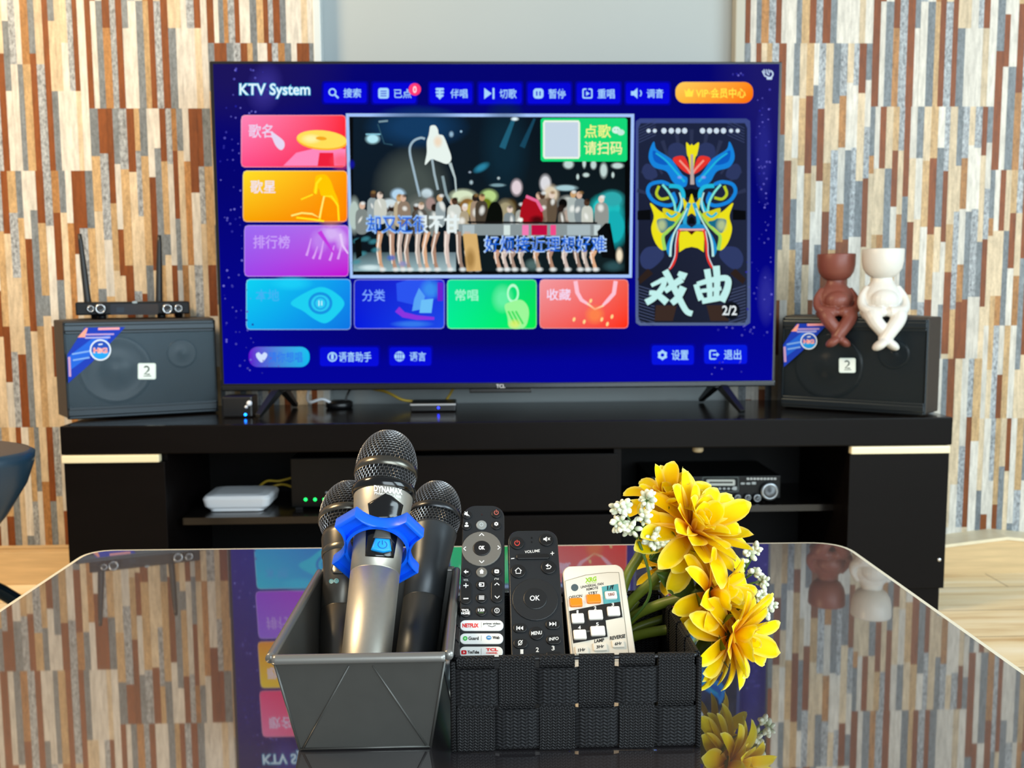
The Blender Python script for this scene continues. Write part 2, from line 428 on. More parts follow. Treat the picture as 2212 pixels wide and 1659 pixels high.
# ================================================================ TV CABINET
YF = 1.89
m_esp = mat('espresso_laminate', '#0a0707', 0.45, spec=0.10, noise=0.12, nscale=9, stretch=(0.6, 3, 3))
m_esptop = mat('espresso_top', '#120f0e', 0.17, spec=0.5)
m_dark = mat('cabinet_inside', '#060505', 0.6, spec=0.15)
m_gold = mat('champagne_strip', '#efe3bd', 0.3, spec=0.6, noise=.03, nscale=8)
m_steel = mat('bright_steel', '#c9ccd0', 0.22, metal=1.0)
cab = thing('tv_cabinet', 'long low espresso cabinet under the television with open shelves and cream handle strips', 'tv cabinet', (0.058, 2.05, 0))
part(MB().box((-0.861, YF, 0.361), (0.978, 2.218, 0.420)), 'top', [m_esp, m_esptop], cab, bevel=0.003)
for p_ in cab.children[0].data.polygons: p_.material_index = 1 if p_.normal.z > .5 else 0
part(MB().box((-0.853, YF + .012, 0), (0.969, 2.2, 0.05)), 'plinth', [m_esp], cab)
part(MB().box((-0.855, 2.195, 0.052), (0.972, 2.212, 0.361)), 'back_panel', [m_dark], cab)
part(MB().box((-0.655, YF + .012, 0.05), (0.765, 2.195, 0.066)), 'bottom_board', [m_esp], cab)
for xa, xb, hx0, hx1 in ((-0.856, -0.653, -0.858, -0.662), (0.762, 0.973, 0.763, 0.972)):
    b = MB(); b.box((xa, YF + .019, .05), (xa + .016, 2.195, .361)); b.box((xb - .016, YF + .019, .05), (xb, 2.195, .361)); b.box((xa + .016, YF + .022, .05), (xb - .016, 2.19, .066))
    part(b, 'side_unit', [m_esp], cab)
    d = part(MB().box((xa, YF, .053), (xb, YF + .018, .345)), 'door', [m_esp], cab, bevel=0.0015)
    h = part(MB().box((hx0, YF - .006, .3445), (hx1, YF + .012, .3605)), 'handle_strip', [m_gold], cab, parent=d, bevel=0.003)
    h['label'] = 'cream metallic handle strip'
c0 = at_y(2029, 1209, YF)
sc = MB(); sc.ell(c0, (0.0045, 0.003, 0.0045)); part(sc, 'screw_cap', [m_steel], cab)
part(MB().box((-0.638, 1.94, .200), (-0.165, 2.195, .215)), 'shelf', [m_esptop], cab)
part(MB().box((0.285, 1.97, .205), (0.762, 2.195, .219)), 'shelf', [m_esptop], cab)
mu = MB(); mu.box((-0.165, 1.93, .066), (-0.150, 2.195, .361)); mu.box((0.270, 1.905, .066), (0.285, 2.195, .361)); mu.box((-.15, 1.94, .216), (.27, 2.19, .226))
part(mu, 'divider', [m_esp], cab)
for za, zb in ((0.2285, 0.349), (0.070, 0.2195)):
    part(MB().box((-0.158, 1.902, za), (0.278, 1.92, zb)), 'drawer', [m_esp], cab, bevel=0.0015)
cc = at_y(1511, 975, 1.91)
kb = MB(); kb.lathe([(0.0, 0), (.009, 0.0), (.0115, .003), (.0115, .014), (0.0, .0145)], 20, 0, Matrix.Translation(Vector((cc.x, 1.925, .3465))), cap=False)
part(kb, 'door_catch', [mat('catch_plastic', '#a89878', .5)], cab)

# ================================================================ TELEVISION
def screen_mat():
    m = bpy.data.materials.new('lit_screen'); m.use_nodes = True; nt = m.node_tree; N = nt.nodes.new; L = nt.links.new
    b = nt.nodes['Principled BSDF']; b.inputs['Base Color'].default_value = (.001, .001, .001, 1); b.inputs['Roughness'].default_value = .4; inp(b, ('Specular IOR Level',), .0)
    vc = N('ShaderNodeVertexColor'); vc.layer_name = 'Col'
    L(vc.outputs['Color'], b.inputs['Emission Color']); b.inputs['Emission Strength'].default_value = 1.0
    t = N('ShaderNodeBsdfTransparent'); mx = N('ShaderNodeMixShader'); L(vc.outputs['Alpha'], mx.inputs[0]); L(t.outputs[0], mx.inputs[1]); L(b.outputs[0], mx.inputs[2])
    L(mx.outputs[0], nt.nodes['Material Output'].inputs[0]); m.use_backface_culling = False
    MATS['screen'] = m; return m
m_scr = screen_mat()
m_bez = mat('tv_black', '#0a0a0b', .3); m_chin = mat('tv_chin_metal', '#3a3c3e', .25, metal=.9)
YT, YS = 2.05, 2.0492
tv = thing('television', 'large flat television on the dark cabinet showing a blue karaoke song menu', 'television', (0.037, 2.07, 0.42))
bz = MB(); bz.box((-0.5775, YT, 0.4717), (0.6515, YT + .012, 1.1775)); part(bz, 'bezel', [m_bez], tv, bevel=.002)
hb = MB(); hb.box((-0.56, YT + .011, .60), (0.635, YT + .03, 1.165)); hb.box((-0.42, YT + .011, .475), (0.50, YT + .075, .80)); part(hb, 'rear_housing', [m_bez], tv, bevel=.006)
ch = MB(); ch.box((-0.5775, YT - .004, 0.4715), (0.6515, YT + .014, 0.4845)); chin = part(ch, 'lower_trim', [m_chin], tv, bevel=.003)
chin['label'] = 'dark metallic strip along the bottom edge'
lp = MB(); pn = Pen(lp, lambda a, b, h: at_y(a, b, YT - .0042 - h)); pn.text('TCL', 1072, 830, 1091, 838, hx('#c8c8c8'), .01)
part(lp, 'brand_lettering', [mat('silver_print', '#d8d8d8', .4, emit=None)], tv, parent=chin)
part(MB().box((at_y(1014, 846, YT).x, YT - .002, .4625), (at_y(1148, 846, YT).x, YT + .03, .4716)), 'sensor_bar', [m_bez], tv, bevel=.002)
def bar(mb, p, q, wx0, wz0, wx1, wz1, mi=0):
    p, q = Vector(p), Vector(q); t = (q - p).normalized(); sx = Vector((1, 0, 0)); n = t.cross(sx).normalized(); sx = n.cross(t)
    vs = []
    for c, a, b in ((p, wx0, wz0), (q, wx1, wz1)):
        vs += [c + sx * a + n * b, c - sx * a + n * b, c - sx * a - n * b, c + sx * a - n * b]
    mb.add(vs, [(0, 1, 2, 3), (7, 6, 5, 4), (0, 4, 5, 1), (1, 5, 6, 2), (2, 6, 7, 3), (3, 7, 4, 0)], mi)
for s, (ax, fx, fy, rx, ry) in enumerate(((-0.452, -0.481, 1.972, -0.440, 2.166), (0.530, 0.556, 1.966, 0.517, 2.185))):
    f = MB(); top = (ax, 2.075, .480)
    bar(f, top, (fx, fy, .4255), .009, .011, .006, .0045); bar(f, top, (rx, ry, .4255), .009, .011, .006, .0045)
    f.box((ax - .012, 2.055, .468), (ax + .012, 2.10, .488))
    part(f, 'foot', [mat('tv_foot', '#131414', .35)], tv, bevel=.0015)

def scr_part(name, draw, lay=0.0, parent=None, label=None):
    mb = MB(); p = Pen(mb, lambda a, b, h: at_y(a, b, YS - h), lay=lay); draw(p)
    o = part(mb, name, [m_scr], tv, parent=parent)
    if label: o['label'] = label
    return o
def q4(tl, tr, bl, br):
    def f(u, v):
        return tuple((tl[i] * (1 - u) + tr[i] * u) * (1 - v) + (bl[i] * (1 - u) + br[i] * u) * v for i in range(3))
    return f
def hq(a, b, c, d): return q4(hx(a), hx(b), hx(c), hx(d))
def d_bg(p):
    TL, TR, BL, BR = (460, 138), (1684, 138), (484, 829), (1668, 824)
    h = p._h(); nx, ny = 24, 16; vs, cs, fs = [], [], []
    for j in range(ny + 1):
        for i in range(nx + 1):
            u, v = i / nx, j / ny
            x = (TL[0] * (1 - u) + TR[0] * u) * (1 - v) + (BL[0] * (1 - u) + BR[0] * u) * v
            y = (TL[1] * (1 - u) + TR[1] * u) * (1 - v) + (BL[1] * (1 - u) + BR[1] * u) * v
            c = mixc(hx('#000070'), hx('#00009a'), max(0, v * 1.6 - .6))
            c = mixc(c, hx('#1c1458'), 0.9 * max(0, 1 - ((u - .04) / .22) ** 2 - (v / .22) ** 2))  # hazy reflection over the top-left corner, painted into the screen colour
            c = mixc(c, hx('#231f66'), 0.7 * max(0, 1 - ((u - 1) / .12) ** 2 - ((v - .02) / .35) ** 2))
            c = mixc(c, hx('#02004f'), 0.7 * max(0, 1 - ((u - .5) / .5) ** 2 - ((v - .84) / .10) ** 2))
            vs.append(p.fn(x, y, h)); cs.append(c)
    for j in range(ny):
        for i in range(nx):
            a = j * (nx + 1) + i; fs.append((a, a + nx + 1, a + nx + 2, a + 1))
    p.mb.add(vs, fs, 0, False, cs)
    p.soft(572, 190, 42, 60, hx('#4038a0'), .55, .2); p.soft(1650, 330, 22, 120, hx('#2a2c90'), .6); p.soft(1655, 640, 22, 70, hx('#3636a0'), .6)  # first spot: paler band of that hazy reflection, also painted in
    rnd = random.Random(3)
    for cx, cy, sx, sy, n in ((530, 200, 50, 55, 22), (497, 330, 22, 80, 16), (505, 520, 22, 110, 22), (515, 690, 34, 70, 22), (560, 790, 50, 24, 12), (1648, 250, 18, 70, 16), (1650, 430, 16, 110, 30), (1640, 640, 28, 90, 26), (1590, 715, 45, 12, 10), (1590, 795, 55, 14, 8), (1590, 160, 22, 10, 6)):
        for _ in range(n):
            p.oval(cx + rnd.uniform(-sx, sx), cy + rnd.uniform(-sy, sy), *([rnd.uniform(1.0, 2.7)] * 2), mixc(hx('#1c1c98'), hx('#7672d8'), rnd.random() ** 1.3), n=8)
scr = scr_part('screen', d_bg, label='glowing deep blue menu screen with tiny star dots')
K = 1.2e-3   # item layer above the background (metres)
scr_part('screen_title', lambda p: (p.text('KTV System', 516, 179, 671, 214, hx('#46b8e8'), .05), p.text('KTV System', 517.5, 180.5, 669.5, 212.5, hx('#e8faff'), .012)), K, scr)
IC = hx('#a8d8ff')
def btn(x0, y0, x1, y1, text, tb, icon, fill='#0000d4'):
    def d(p):
        p.grad(x0 - 4, y0 - 4, x1 + 4, y1 + 4, 6, lambda u, v: hx('#00009c'), 3, 8)
        p.grad(x0, y0, x1, y1, 5, lambda u, v: mixc(hx(fill), hx('#0a0af0'), .4 * v), 3, 8)
        p.text(text, *tb, IC, .012); icon(p)
    scr_part('menu_button', d, K, scr)
def i_search(p): p.ring(718, 199, 5.5, 8.5, IC); p.line([(724, 205), (731, 212)], 4, IC)
def i_list(p): p.rr(817, 190, 840, 213, 5, IC); [p.rr(822, 196 + 5 * k, 835, 198 + 5 * k, .5, hx('#0000d0')) for k in range(3)]
def i_badge(p): p.oval(896, 193, 13.5, 13.5, hx('#ff3c78')); p.text('0', 892, 186, 900, 201, hx('#ffe8f0'), .02)
def i_accomp(p):
    for k in range(3): p.rr(941 + 1.0 * (k == 2), 190 + 7 * k, 959 - 1.0 * (k == 2), 195 + 7 * k, 2, IC)
    p.poly([(943, 207), (957, 207), (950, 215)], IC); p.rr(948, 190, 952, 210, 1, IC)
def i_next(p): p.poly([(1046, 190), (1046, 214), (1062, 202)], IC); p.rr(1064, 190, 1068, 214, 1, IC)
def i_pause(p): p.rr(1152, 191, 1174, 213, 7, IC); p.rr(1158, 197, 1161, 207, .5, hx('#0000d0')); p.rr(1165, 197, 1168, 207, .5, hx('#0000d0'))
def i_again(p): p.rr(1258, 191, 1280, 213, 4, IC); p.rr(1261, 194, 1277, 210, 2, hx('#0000d4')); p.poly([(1266, 197), (1266, 207), (1274, 202)], IC); p.rr(1267, 189, 1271, 196, 0.5, hx('#0000d4'))
def i_vol(p): p.poly([(1363, 197), (1369, 197), (1377, 190), (1377, 213), (1369, 206), (1363, 206)], IC); p.ring(1377, 201.5, 7, 9.5, IC, -50, 50)
btn(699, 179, 792, 222, '搜索', (742, 191, 780, 211), i_search)
btn(805, 179, 899, 223, '已点', (851, 192, 889, 212), lambda p: (i_list(p), i_badge(p)))
btn(928, 179, 1020, 223, '伴唱', (973, 192, 1010, 212), i_accomp)
btn(1034, 179, 1127, 224, '切歌', (1079, 192, 1116, 213), i_next)
btn(1140, 179, 1233, 224, '暂停', (1185, 192, 1222, 213), i_pause)
btn(1246, 179, 1340, 224, '重唱', (1291, 192, 1328, 213), i_again)
btn(1352, 179, 1446, 224, '调音', (1397, 192, 1433, 212), i_vol)
def d_vip(p):
    p.grad(1459, 177, 1627, 223, 20, hq('#ffcf5c', '#ff8a14', '#ffb93a', '#ff6a00'), 10, 12)
    y = hx('#ffe84a'); p.poly([(1478, 192), (1483, 198), (1488, 190), (1493, 198), (1499, 192), (1496, 209), (1481, 209)], y)
    p.text('VIP·会员中心', 1503, 190, 1611, 212, y, .02)
scr_part('member_button', d_vip, K, scr)
def d_cast(p):
    c = hx('#c8dcf4')
    for x in (1650, 1655, 1660): p.line([(x, 150), (x + 3, 158)], 2.2, c)
    p.line([(1647, 153), (1652, 164), (1658, 166)], 3, c); p.ring(1662, 160, 6, 9, c, -80, 120); p.rr(1656, 166, 1668, 172, 2, c); p.line([(1656, 158), (1662, 162)], 3, c)
scr_part('cast_icon', d_cast, K, scr)
def tile_ui(x0, y0, x1, y1, cf, text, tb, tc, art=None, skew=0):
    def d(p):
        p.grad(x0 - 1.5, y0 - 1.5, x1 + 1.5, y1 + 1.5, 8, lambda u, v: mixc(cf(u, v), (1, 1, 1), .25), 8, 10)
        p.grad(x0, y0, x1, y1, 7, cf, 12, 12)
        if art: art(p)
        p.text(text, *tb, tc, .012)
    scr_part('menu_tile', d, K, scr)
def a_disc(p):
    p.poly([(640, 330), (700, 316), (746, 322), (746, 358), (612, 358)], lambda x, y: (*hx('#ff9ad2'), .75))
    p.poly([(690, 330), (720, 330), (722, 358), (686, 358)], hx('#f0203c'))
    p.oval(696, 303, 56, 21.5, hx('#ffb02a'), .08); p.oval(695, 301, 54, 19.5, hx('#ffe05a'), .08)
    p.soft(672, 300, 24, 12, hx('#fff6a8'), .9); p.oval(694, 299, 12, 4, hx('#f6a820'), .08)
    p.poly(spline([(585, 285), (598, 292), (613, 305), (614, 318), (606, 324), (594, 312)]), hx('#e8d8f2'))
    p.soft(738, 348, 30, 22, hx('#ff4a5a'), .6)
def a_lady(p):
    y = hx('#ffe81e'); y2 = hx('#ffc800')
    p.soft(715, 450, 40, 45, hx('#ff9a00'), .7)
    p.poly(spline([(683, 380), (702, 377), (714, 390), (722, 412), (730, 432), (731, 452), (722, 436), (706, 424), (694, 422), (688, 406), (684, 420), (677, 414), (680, 398)]), y2)
    p.line([(681, 418), (684, 396), (694, 384)], 5, y); p.line([(690, 478), (694, 452), (700, 424), (716, 424), (730, 444), (732, 477)], 4, y)
    p.line([(629, 466), (652, 460), (674, 462), (690, 470), (700, 424)], 3.5, hx('#fff27a')); p.line([(640, 470), (676, 474), (700, 478)], 4, y); p.line([(650, 431), (676, 420)], 3, y)
def a_crowd(p):
    w = hx('#e0c4fa')
    p.soft(715, 505, 30, 22, w, .75); p.soft(738, 520, 16, 26, w, .6); p.soft(690, 520, 24, 30, hx('#c48cf2'), .7)
    for x, y, a in ((662, 540, 25), (690, 545, 30), (712, 552, 22), (730, 545, 30), (676, 550, 18)): p.line([(x, y + a * .5), (x + 4, y), (x + 10, y - a)], [5, 4, 2], hx('#dca4f6'))
    p.line([(690, 500), (710, 530), (722, 548)], [10, 6, 3], hx('#c23ae0')); p.line([(735, 505), (740, 530), (752, 548)], [6, 5, 3], hx('#e7c9fb'))
def a_eye(p):
    p.poly(spline([(628, 655), (660, 632), (694, 620), (724, 632), (744, 655), (728, 680), (704, 698), (680, 690), (655, 672)]), hx('#1cd0f2'))
    p.oval(692, 655, 26, 24, hx('#1592e2')); p.oval(692, 655, 20, 18, hx('#2ccdf4')); p.ring(692, 655, 11, 14, hx('#1a9be6')); p.rr(688, 649, 690, 661, .5, hx('#d8f8ff')); p.rr(694, 650, 696, 660, .5, hx('#d8f8ff'))
    p.soft(630, 600 + 12, 50, 18, hx('#20e0ff'), .5)
def a_book(p):
    p.poly([(856, 612), (880, 605), (930, 606), (940, 640), (900, 660), (858, 650)], hx('#2a54f0'))
    p.soft(930, 625, 26, 26, hx('#3fa0f0'), .7); p.poly([(895, 645), (905, 622), (918, 640), (912, 668), (890, 672)], hx('#58a4f6')); p.poly([(910, 648), (936, 645), (932, 676), (906, 676)], hx('#6cc0f8'))
    p.line([(858, 668), (872, 680), (900, 686), (938, 688)], [14, 12, 10, 6], hx('#8a34e0')); p.rr(945, 610, 957, 650, 2, hx('#6a22d0')); p.soft(890, 700, 50, 9, hx('#3c88f0'), .7)
def a_sing(p):
    c = hx('#b8ffd0')
    p.soft(1086, 645, 26, 34, hx('#66f2a8'), .9); p.ring(1108, 634, 9, 13, c, 0, 360, ry=1.6)
    p.poly(spline([(1090, 660), (1104, 652), (1126, 648), (1140, 662), (1142, 684), (1132, 708), (1102, 708), (1096, 684)]), hx('#9cf89a'))
    for k in range(3): p.line([(1098 + 8 * k, 672), (1112 + 9 * k, 700)], 4, hx('#3de060'))
    p.soft(1112, 700, 16, 12, hx('#e8f060'), .7)
def a_keep(p):
    c = hx('#ffc4d4')
    p.line([(1243, 607), (1247, 632), (1256, 648), (1272, 658)], [9, 9, 8, 5], c); p.line([(1330, 607), (1326, 634), (1312, 650), (1302, 660)], [9, 9, 8, 5], c)
    p.line([(1268, 655), (1285, 668), (1304, 660)], 4, hx('#ffd8b0')); p.soft(1285, 680, 24, 24, hx('#ff8a4a'), .8)
    for x, y in ((1262, 695), (1240, 690), (1300, 690), (1312, 700), (1322, 684), (1276, 650)): p.oval(x, y, 3, 5, hx('#ffd890'), .3, 10)
tile_ui(522, 250, 746, 360, hq('#ff86b8', '#ff2c3c', '#ff4a86', '#fa1430'), '歌名', (537, 268, 589, 298), hx('#ecd6f4'), a_disc)
tile_ui(526, 370, 749, 478, hq('#ffdf28', '#ff9a00', '#f8a400', '#ff7a00'), '歌星', (541, 389, 595, 418), hx('#f2e6f6'), a_lady)
tile_ui(529, 488, 752, 596, hq('#9d6cf4', '#b86ae8', '#a044ea', '#c400d4'), '排行榜', (547, 508, 626, 537), hx('#c9a2f8'), a_crowd)
tile_ui(533, 604, 757, 711, hq('#0ad2f2', '#0d92ee', '#08aef0', '#0a74e4'), '本地', (552, 625, 603, 651), hx('#3fb4f4'), a_eye)
tile_ui(766, 605, 959, 709, hq('#1020c8', '#1a2ae0', '#0016e0', '#1c4ae8'), '分类', (782, 625, 832, 651), hx('#7aa6ff'), a_book)
tile_ui(967, 605, 1158, 709, hq('#08e09a', '#06d86c', '#00f094', '#00ec50'), '常唱', (983, 625, 1033, 650), hx('#a4f6d2'), a_sing)
tile_ui(1167, 605, 1356, 708, hq('#f49aa0', '#f2604e', '#f06a66', '#ff2c08'), '收藏', (1181, 624, 1233, 649), hx('#f4dcf6'), a_keep)

def d_video(p):
    fr = hx('#a6c6fa')
    p.poly([(747, 245), (1370, 246), (1365, 600), (756, 601)], fr); p.poly([(754, 252), (1363, 253), (1359, 593), (762, 594)], hx('#04070b'))
    p.grad(763, 254, 1350, 586, 0, q4(hx('#0a1c2c'), hx('#050d14'), hx('#0a1218'), hx('#101f22')), 8, 8)
    p.soft(900, 275, 120, 50, hx('#123c66'), .9); p.soft(890, 400, 90, 90, hx('#4a5450'), .9); p.soft(1090, 320, 60, 120, hx('#0d2a3a'), .8)
    p.line([(1110, 256), (1085, 320)], [8, 14], (*hx('#2a7c9c'), .5)); p.line([(1155, 256), (1128, 318)], [5, 12], (*hx('#1d5c7a'), .5)); p.soft(1112, 257, 10, 5, hx('#e8fbff'), 1)
    p.soft(1040, 362, 22, 10, hx('#2c88a8'), .9, -.5); p.soft(975, 290, 6, 8, hx('#9cc0d8'), .9); p.oval(996, 284, 2.5, 2.5, hx('#9cc0d8'))
    p.soft(805, 300, 18, 13, hx('#b6eaf6'), 1, core=.6); p.line([(790, 290), (822, 290)], 3, hx('#88c8dc')); p.line([(818, 263), (838, 261)], 4, hx('#7a98a4')); p.line([(816, 268), (830, 310), (848, 313)], 2, hx('#31596a'))
    w = hx('#c8dde2')
    p.line(spline([(907, 425), (894, 370), (885, 326), (892, 306), (908, 298), (918, 300)], 4, False), 5, hx('#9db6c4'))
    p.line([(932, 335), (938, 375), (946, 410)], 5, hx('#9fb4bc')); p.line([(972, 352), (983, 385), (986, 420)], [7, 4, 3], hx('#b4c6c8')); p.line([(956, 380), (964, 420), (974, 438)], 6, hx('#8aa0a6'))
    p.poly(spline([(928, 280), (930, 272), (940, 271), (946, 280), (948, 290), (958, 294), (968, 318), (975, 342), (966, 354), (946, 348), (932, 344), (918, 356), (922, 330), (922, 306), (926, 292)]), hx('#e8f4ee'))
    p.soft(946, 306, 12, 16, hx('#f0d8bc'), .9)
    # row of performers: heads and bodies
    for x, y, rx, ry, c in ((765, 465, 14, 40, '#b6c8c0'), (806, 444, 10, 11, '#e8c4b4'), (826, 446, 16, 18, '#5a3824'), (842, 440, 20, 12, '#cfe0e4'), (860, 420, 17, 14, '#b4d6ee'), (922, 418, 14, 12, '#c4d8e0'), (910, 460, 40, 40, '#6a706a'), (930, 440, 12, 16, '#a48a84'), (1000, 424, 30, 16, '#d8e6c4'), (1010, 446, 22, 22, '#8a6430'), (1020, 452, 14, 18, '#c8b050'), (1056, 424, 20, 16, '#b8d88a'), (1050, 440, 14, 14, '#6a7a18'), (1104, 446, 14, 18, '#4c3a18'), (1092, 460, 22, 30, '#a49a78'), (1116, 405, 13, 19, '#e0d0d6'), (1178, 396, 13, 20, '#dcdce0'), (1190, 420, 18, 22, '#dcccb0'), (1185, 450, 20, 30, '#7c6450'), (1226, 440, 22, 18, '#c6ccc6'), (1216, 440, 12, 14, '#050505'), (1236, 465, 24, 20, '#b4a294'), (1222, 406, 26, 7, '#a8ccd4'), (1262, 464, 12, 16, '#b8dce4'), (1310, 450, 38, 32, '#22c4c4'), (1322, 430, 28, 20, '#2ea8ac'), (1326, 490, 30, 46, '#14aeb4'), (1075, 400, 18, 4, '#7a9ca6')):
        p.soft(x, y, rx * 1.15, ry * 1.15, hx(c), 1, core=.62)
    rb = random.Random(5)
    for k, x in enumerate(range(780, 1310, 19)):
        c = ('#cfdcd8', '#b49c84', '#e2e6da', '#8c8478', '#d8c6a4', '#a8b8bc', '#6e5c48', '#e8eee6')[(k * 5) % 8]; x += rb.uniform(-7, 7); y = 444 + rb.uniform(-22, 16); w2 = rb.uniform(8, 15)
        if 1046 < x < 1090: continue
        p.poly(spline([(x - w2, y + 14), (x - w2 * .5, y + 2), (x + w2 * .5, y + 2), (x + w2, y + 16), (x + w2 * .8, y + 52), (x - w2 * .8, y + 52)], 4), mixc(hx(c), hx('#181e1e'), .15 + .55 * rb.random()))
        p.soft(x - w2 * rb.uniform(-.4, .5), y + rb.uniform(8, 26), rb.uniform(3, 9), rb.uniform(6, 16), hx('#f4f6f0'), .8, rb.uniform(-.6, .6))
        p.oval(x + rb.uniform(-2, 2), y - 6, 6.5, 8, hx(('#d8b49c', '#4a3426', '#e4d0c0', '#2a1e18', '#c8a070')[k % 5]), n=12); p.soft(x + 2, y - 11, 7, 5, hx(('#e8f0f0', '#8a6a3c', '#1c1410')[k % 3]), .8)
    p.poly(spline([(1128, 440), (1140, 426), (1156, 430), (1170, 452), (1172, 478), (1150, 486), (1124, 478)]), hx('#a80c1c')); p.line([(1136, 424), (1160, 434), (1172, 456)], 7, hx('#e86a98')); p.soft(1160, 475, 20, 12, hx('#3a0408'), .9)
    p.poly(spline([(1060, 440), (1076, 438), (1086, 460), (1084, 500), (1080, 520), (1046, 512), (1050, 470)]), hx('#060a06'))
    # white barrier / long table
    p.poly([(990, 484), (1300, 484), (1306, 510), (990, 508)], hx('#8a9698')); p.line([(1010, 480), (1290, 482)], 4, hx('#101010'))
    for x, c, w2 in ((1012, '#aebcc0', 26), (1095, '#d4e4e0', 14), (1135, '#f27ab2', 14), (1165, '#c00a40', 34), (1195, '#f04a88', 12), (1250, '#a8b8bc', 50), (1290, '#c4d4d4', 14)): p.poly([(x - w2 / 2, 486), (x + w2 / 2, 486), (x + w2 / 2, 508), (x - w2 / 2, 508)], hx(c))
    p.soft(1125, 475, 6, 6, hx('#f4fff4'), 1, core=.6)
    # legs and floor
    p.grad(763, 545, 985, 586, 0, q4(hx('#20383e'), hx('#6c8088'), hx('#8cb0b8'), hx('#a8c0c4')), 4, 4)
    rnd = random.Random(11)
    for k, x in enumerate([822, 846, 866, 884, 904, 924, 944, 966, 990, 1010, 1030, 1075, 1094, 1112, 1128, 1160, 1190, 1222, 1244, 1262, 1284]):
        c = ('#e8b48c', '#c89a80', '#d8c4ba', '#b89c8c', '#e0d0c4')[k % 5]; j = rnd.uniform(-5, 5); y0 = 500 if x < 1030 else 540
        p.line([(x, y0), (x + j - 4, 530 if y0 < 520 else 556), (x + j, 566), (x + j + 5, 585)], [13, 10, 7, 9], mixc(hx(c), hx('#6a5444'), rnd.random() * .5)); p.line([(x - 3, y0 + 6), (x + j - 7, 545), (x + j - 3, 570)], [3, 3, 2], hx('#f8ece0'))
        p.soft(x + j + 5, 582, 10, 6, hx('#e8f4f4'), .8)
    p.poly([(1000, 505), (1030, 505), (1040, 585), (1008, 586)], hx('#d8b070')); p.soft(1016, 560, 14, 30, hx('#8a6428'), .7)
    p.soft(845, 557, 12, 8, hx('#4a6ac0'), .9); p.soft(870, 570, 12, 8, hx('#8a8ac0'), .8); p.soft(800, 578, 30, 8, hx('#dff4f6'), .8)
    for x, y in ((772, 520), (790, 516), (806, 522), (782, 548), (812, 540), (770, 566)): p.soft(x, y, 13, 7, hx('#3f8e9c'), .7, -.2)
    p.poly([(766, 520), (780, 512), (782, 552), (770, 560)], hx('#060a0a')); p.poly([(1290, 500), (1308, 482), (1318, 482), (1332, 560), (1300, 556)], hx('#05080a')); p.line([(1306, 484), (1318, 500), (1332, 572)], 5, hx('#030405'))
    p.soft(1338, 552, 9, 20, hx('#f4e6c8'), 1, core=.5); p.soft(1150, 572, 20, 16, hx('#5c7a78'), .7); p.soft(1325, 575, 26, 14, hx('#30565c'), .8)
    for x, y, rx, ry in ((1228, 355, 14, 12), (1262, 352, 5, 14), (1282, 356, 8, 12), (1304, 368, 10, 20), (1334, 358, 16, 8), (1266, 378, 9, 6), (1248, 382, 4, 8), (1324, 378, 4, 8)): p.soft(x, y, rx, ry, hx('#c6dcd8'), .95, core=.6)
    p.soft(760, 355, 8, 12, hx('#1010a0'), .9); p.soft(1015, 372, 4, 3, hx('#9ab')); p.soft(1018, 394, 5, 6, hx('#a9c0c8')); p.soft(1077, 385, 4, 4, hx('#b8ccd0'))
    p.rr(1350, 256, 1357, 588, .5, hx('#020304'))
    # lyrics
    wt = hx('#e6f2f2'); bl = hx('#1f66dc')
    p.text('却又还很不甘', 790, 463, 993, 506, (hx('#9cc4f4'), wt), .03, upto=.625)
    p.text('却又还很不甘', 794, 467, 989, 502, (bl, wt), .006, upto=.625)
    p.text('好烦接近理想好难', 1044, 508, 1311, 547, hx('#b4d4fa'), .024); p.text('好烦接近理想好难', 1048, 511, 1307, 544, bl, .006)
    # green scan card with a blank white square
    p.grad(1168, 255, 1355, 349, 4, lambda u, v: hx('#12d878'), 2, 8); p.grad(1173, 260, 1253, 343, 3, lambda u, v: hx('#eef6ea'), 2, 6); p.grad(1177, 264, 1249, 339, 0, lambda u, v: hx('#c6d6e6'), 2, 2)
    p.text('点歌', 1262, 269, 1320, 298, hx('#f4f88c'), .014); p.text('请扫码', 1262, 305, 1344, 334, hx('#f2f4a8'), .014)
    p.oval(1331, 281, 9, 7.5, hx('#d8f6ea')); p.oval(1341, 286, 8, 6.5, hx('#c4eede')); p.oval(1328, 280, 1.3, 1.3, hx('#12b868')); p.oval(1334, 280, 1.3, 1.3, hx('#12b868'))
scr_part('video_window', d_video, K + 6e-4, scr, 'framed stage video with blue lyrics')

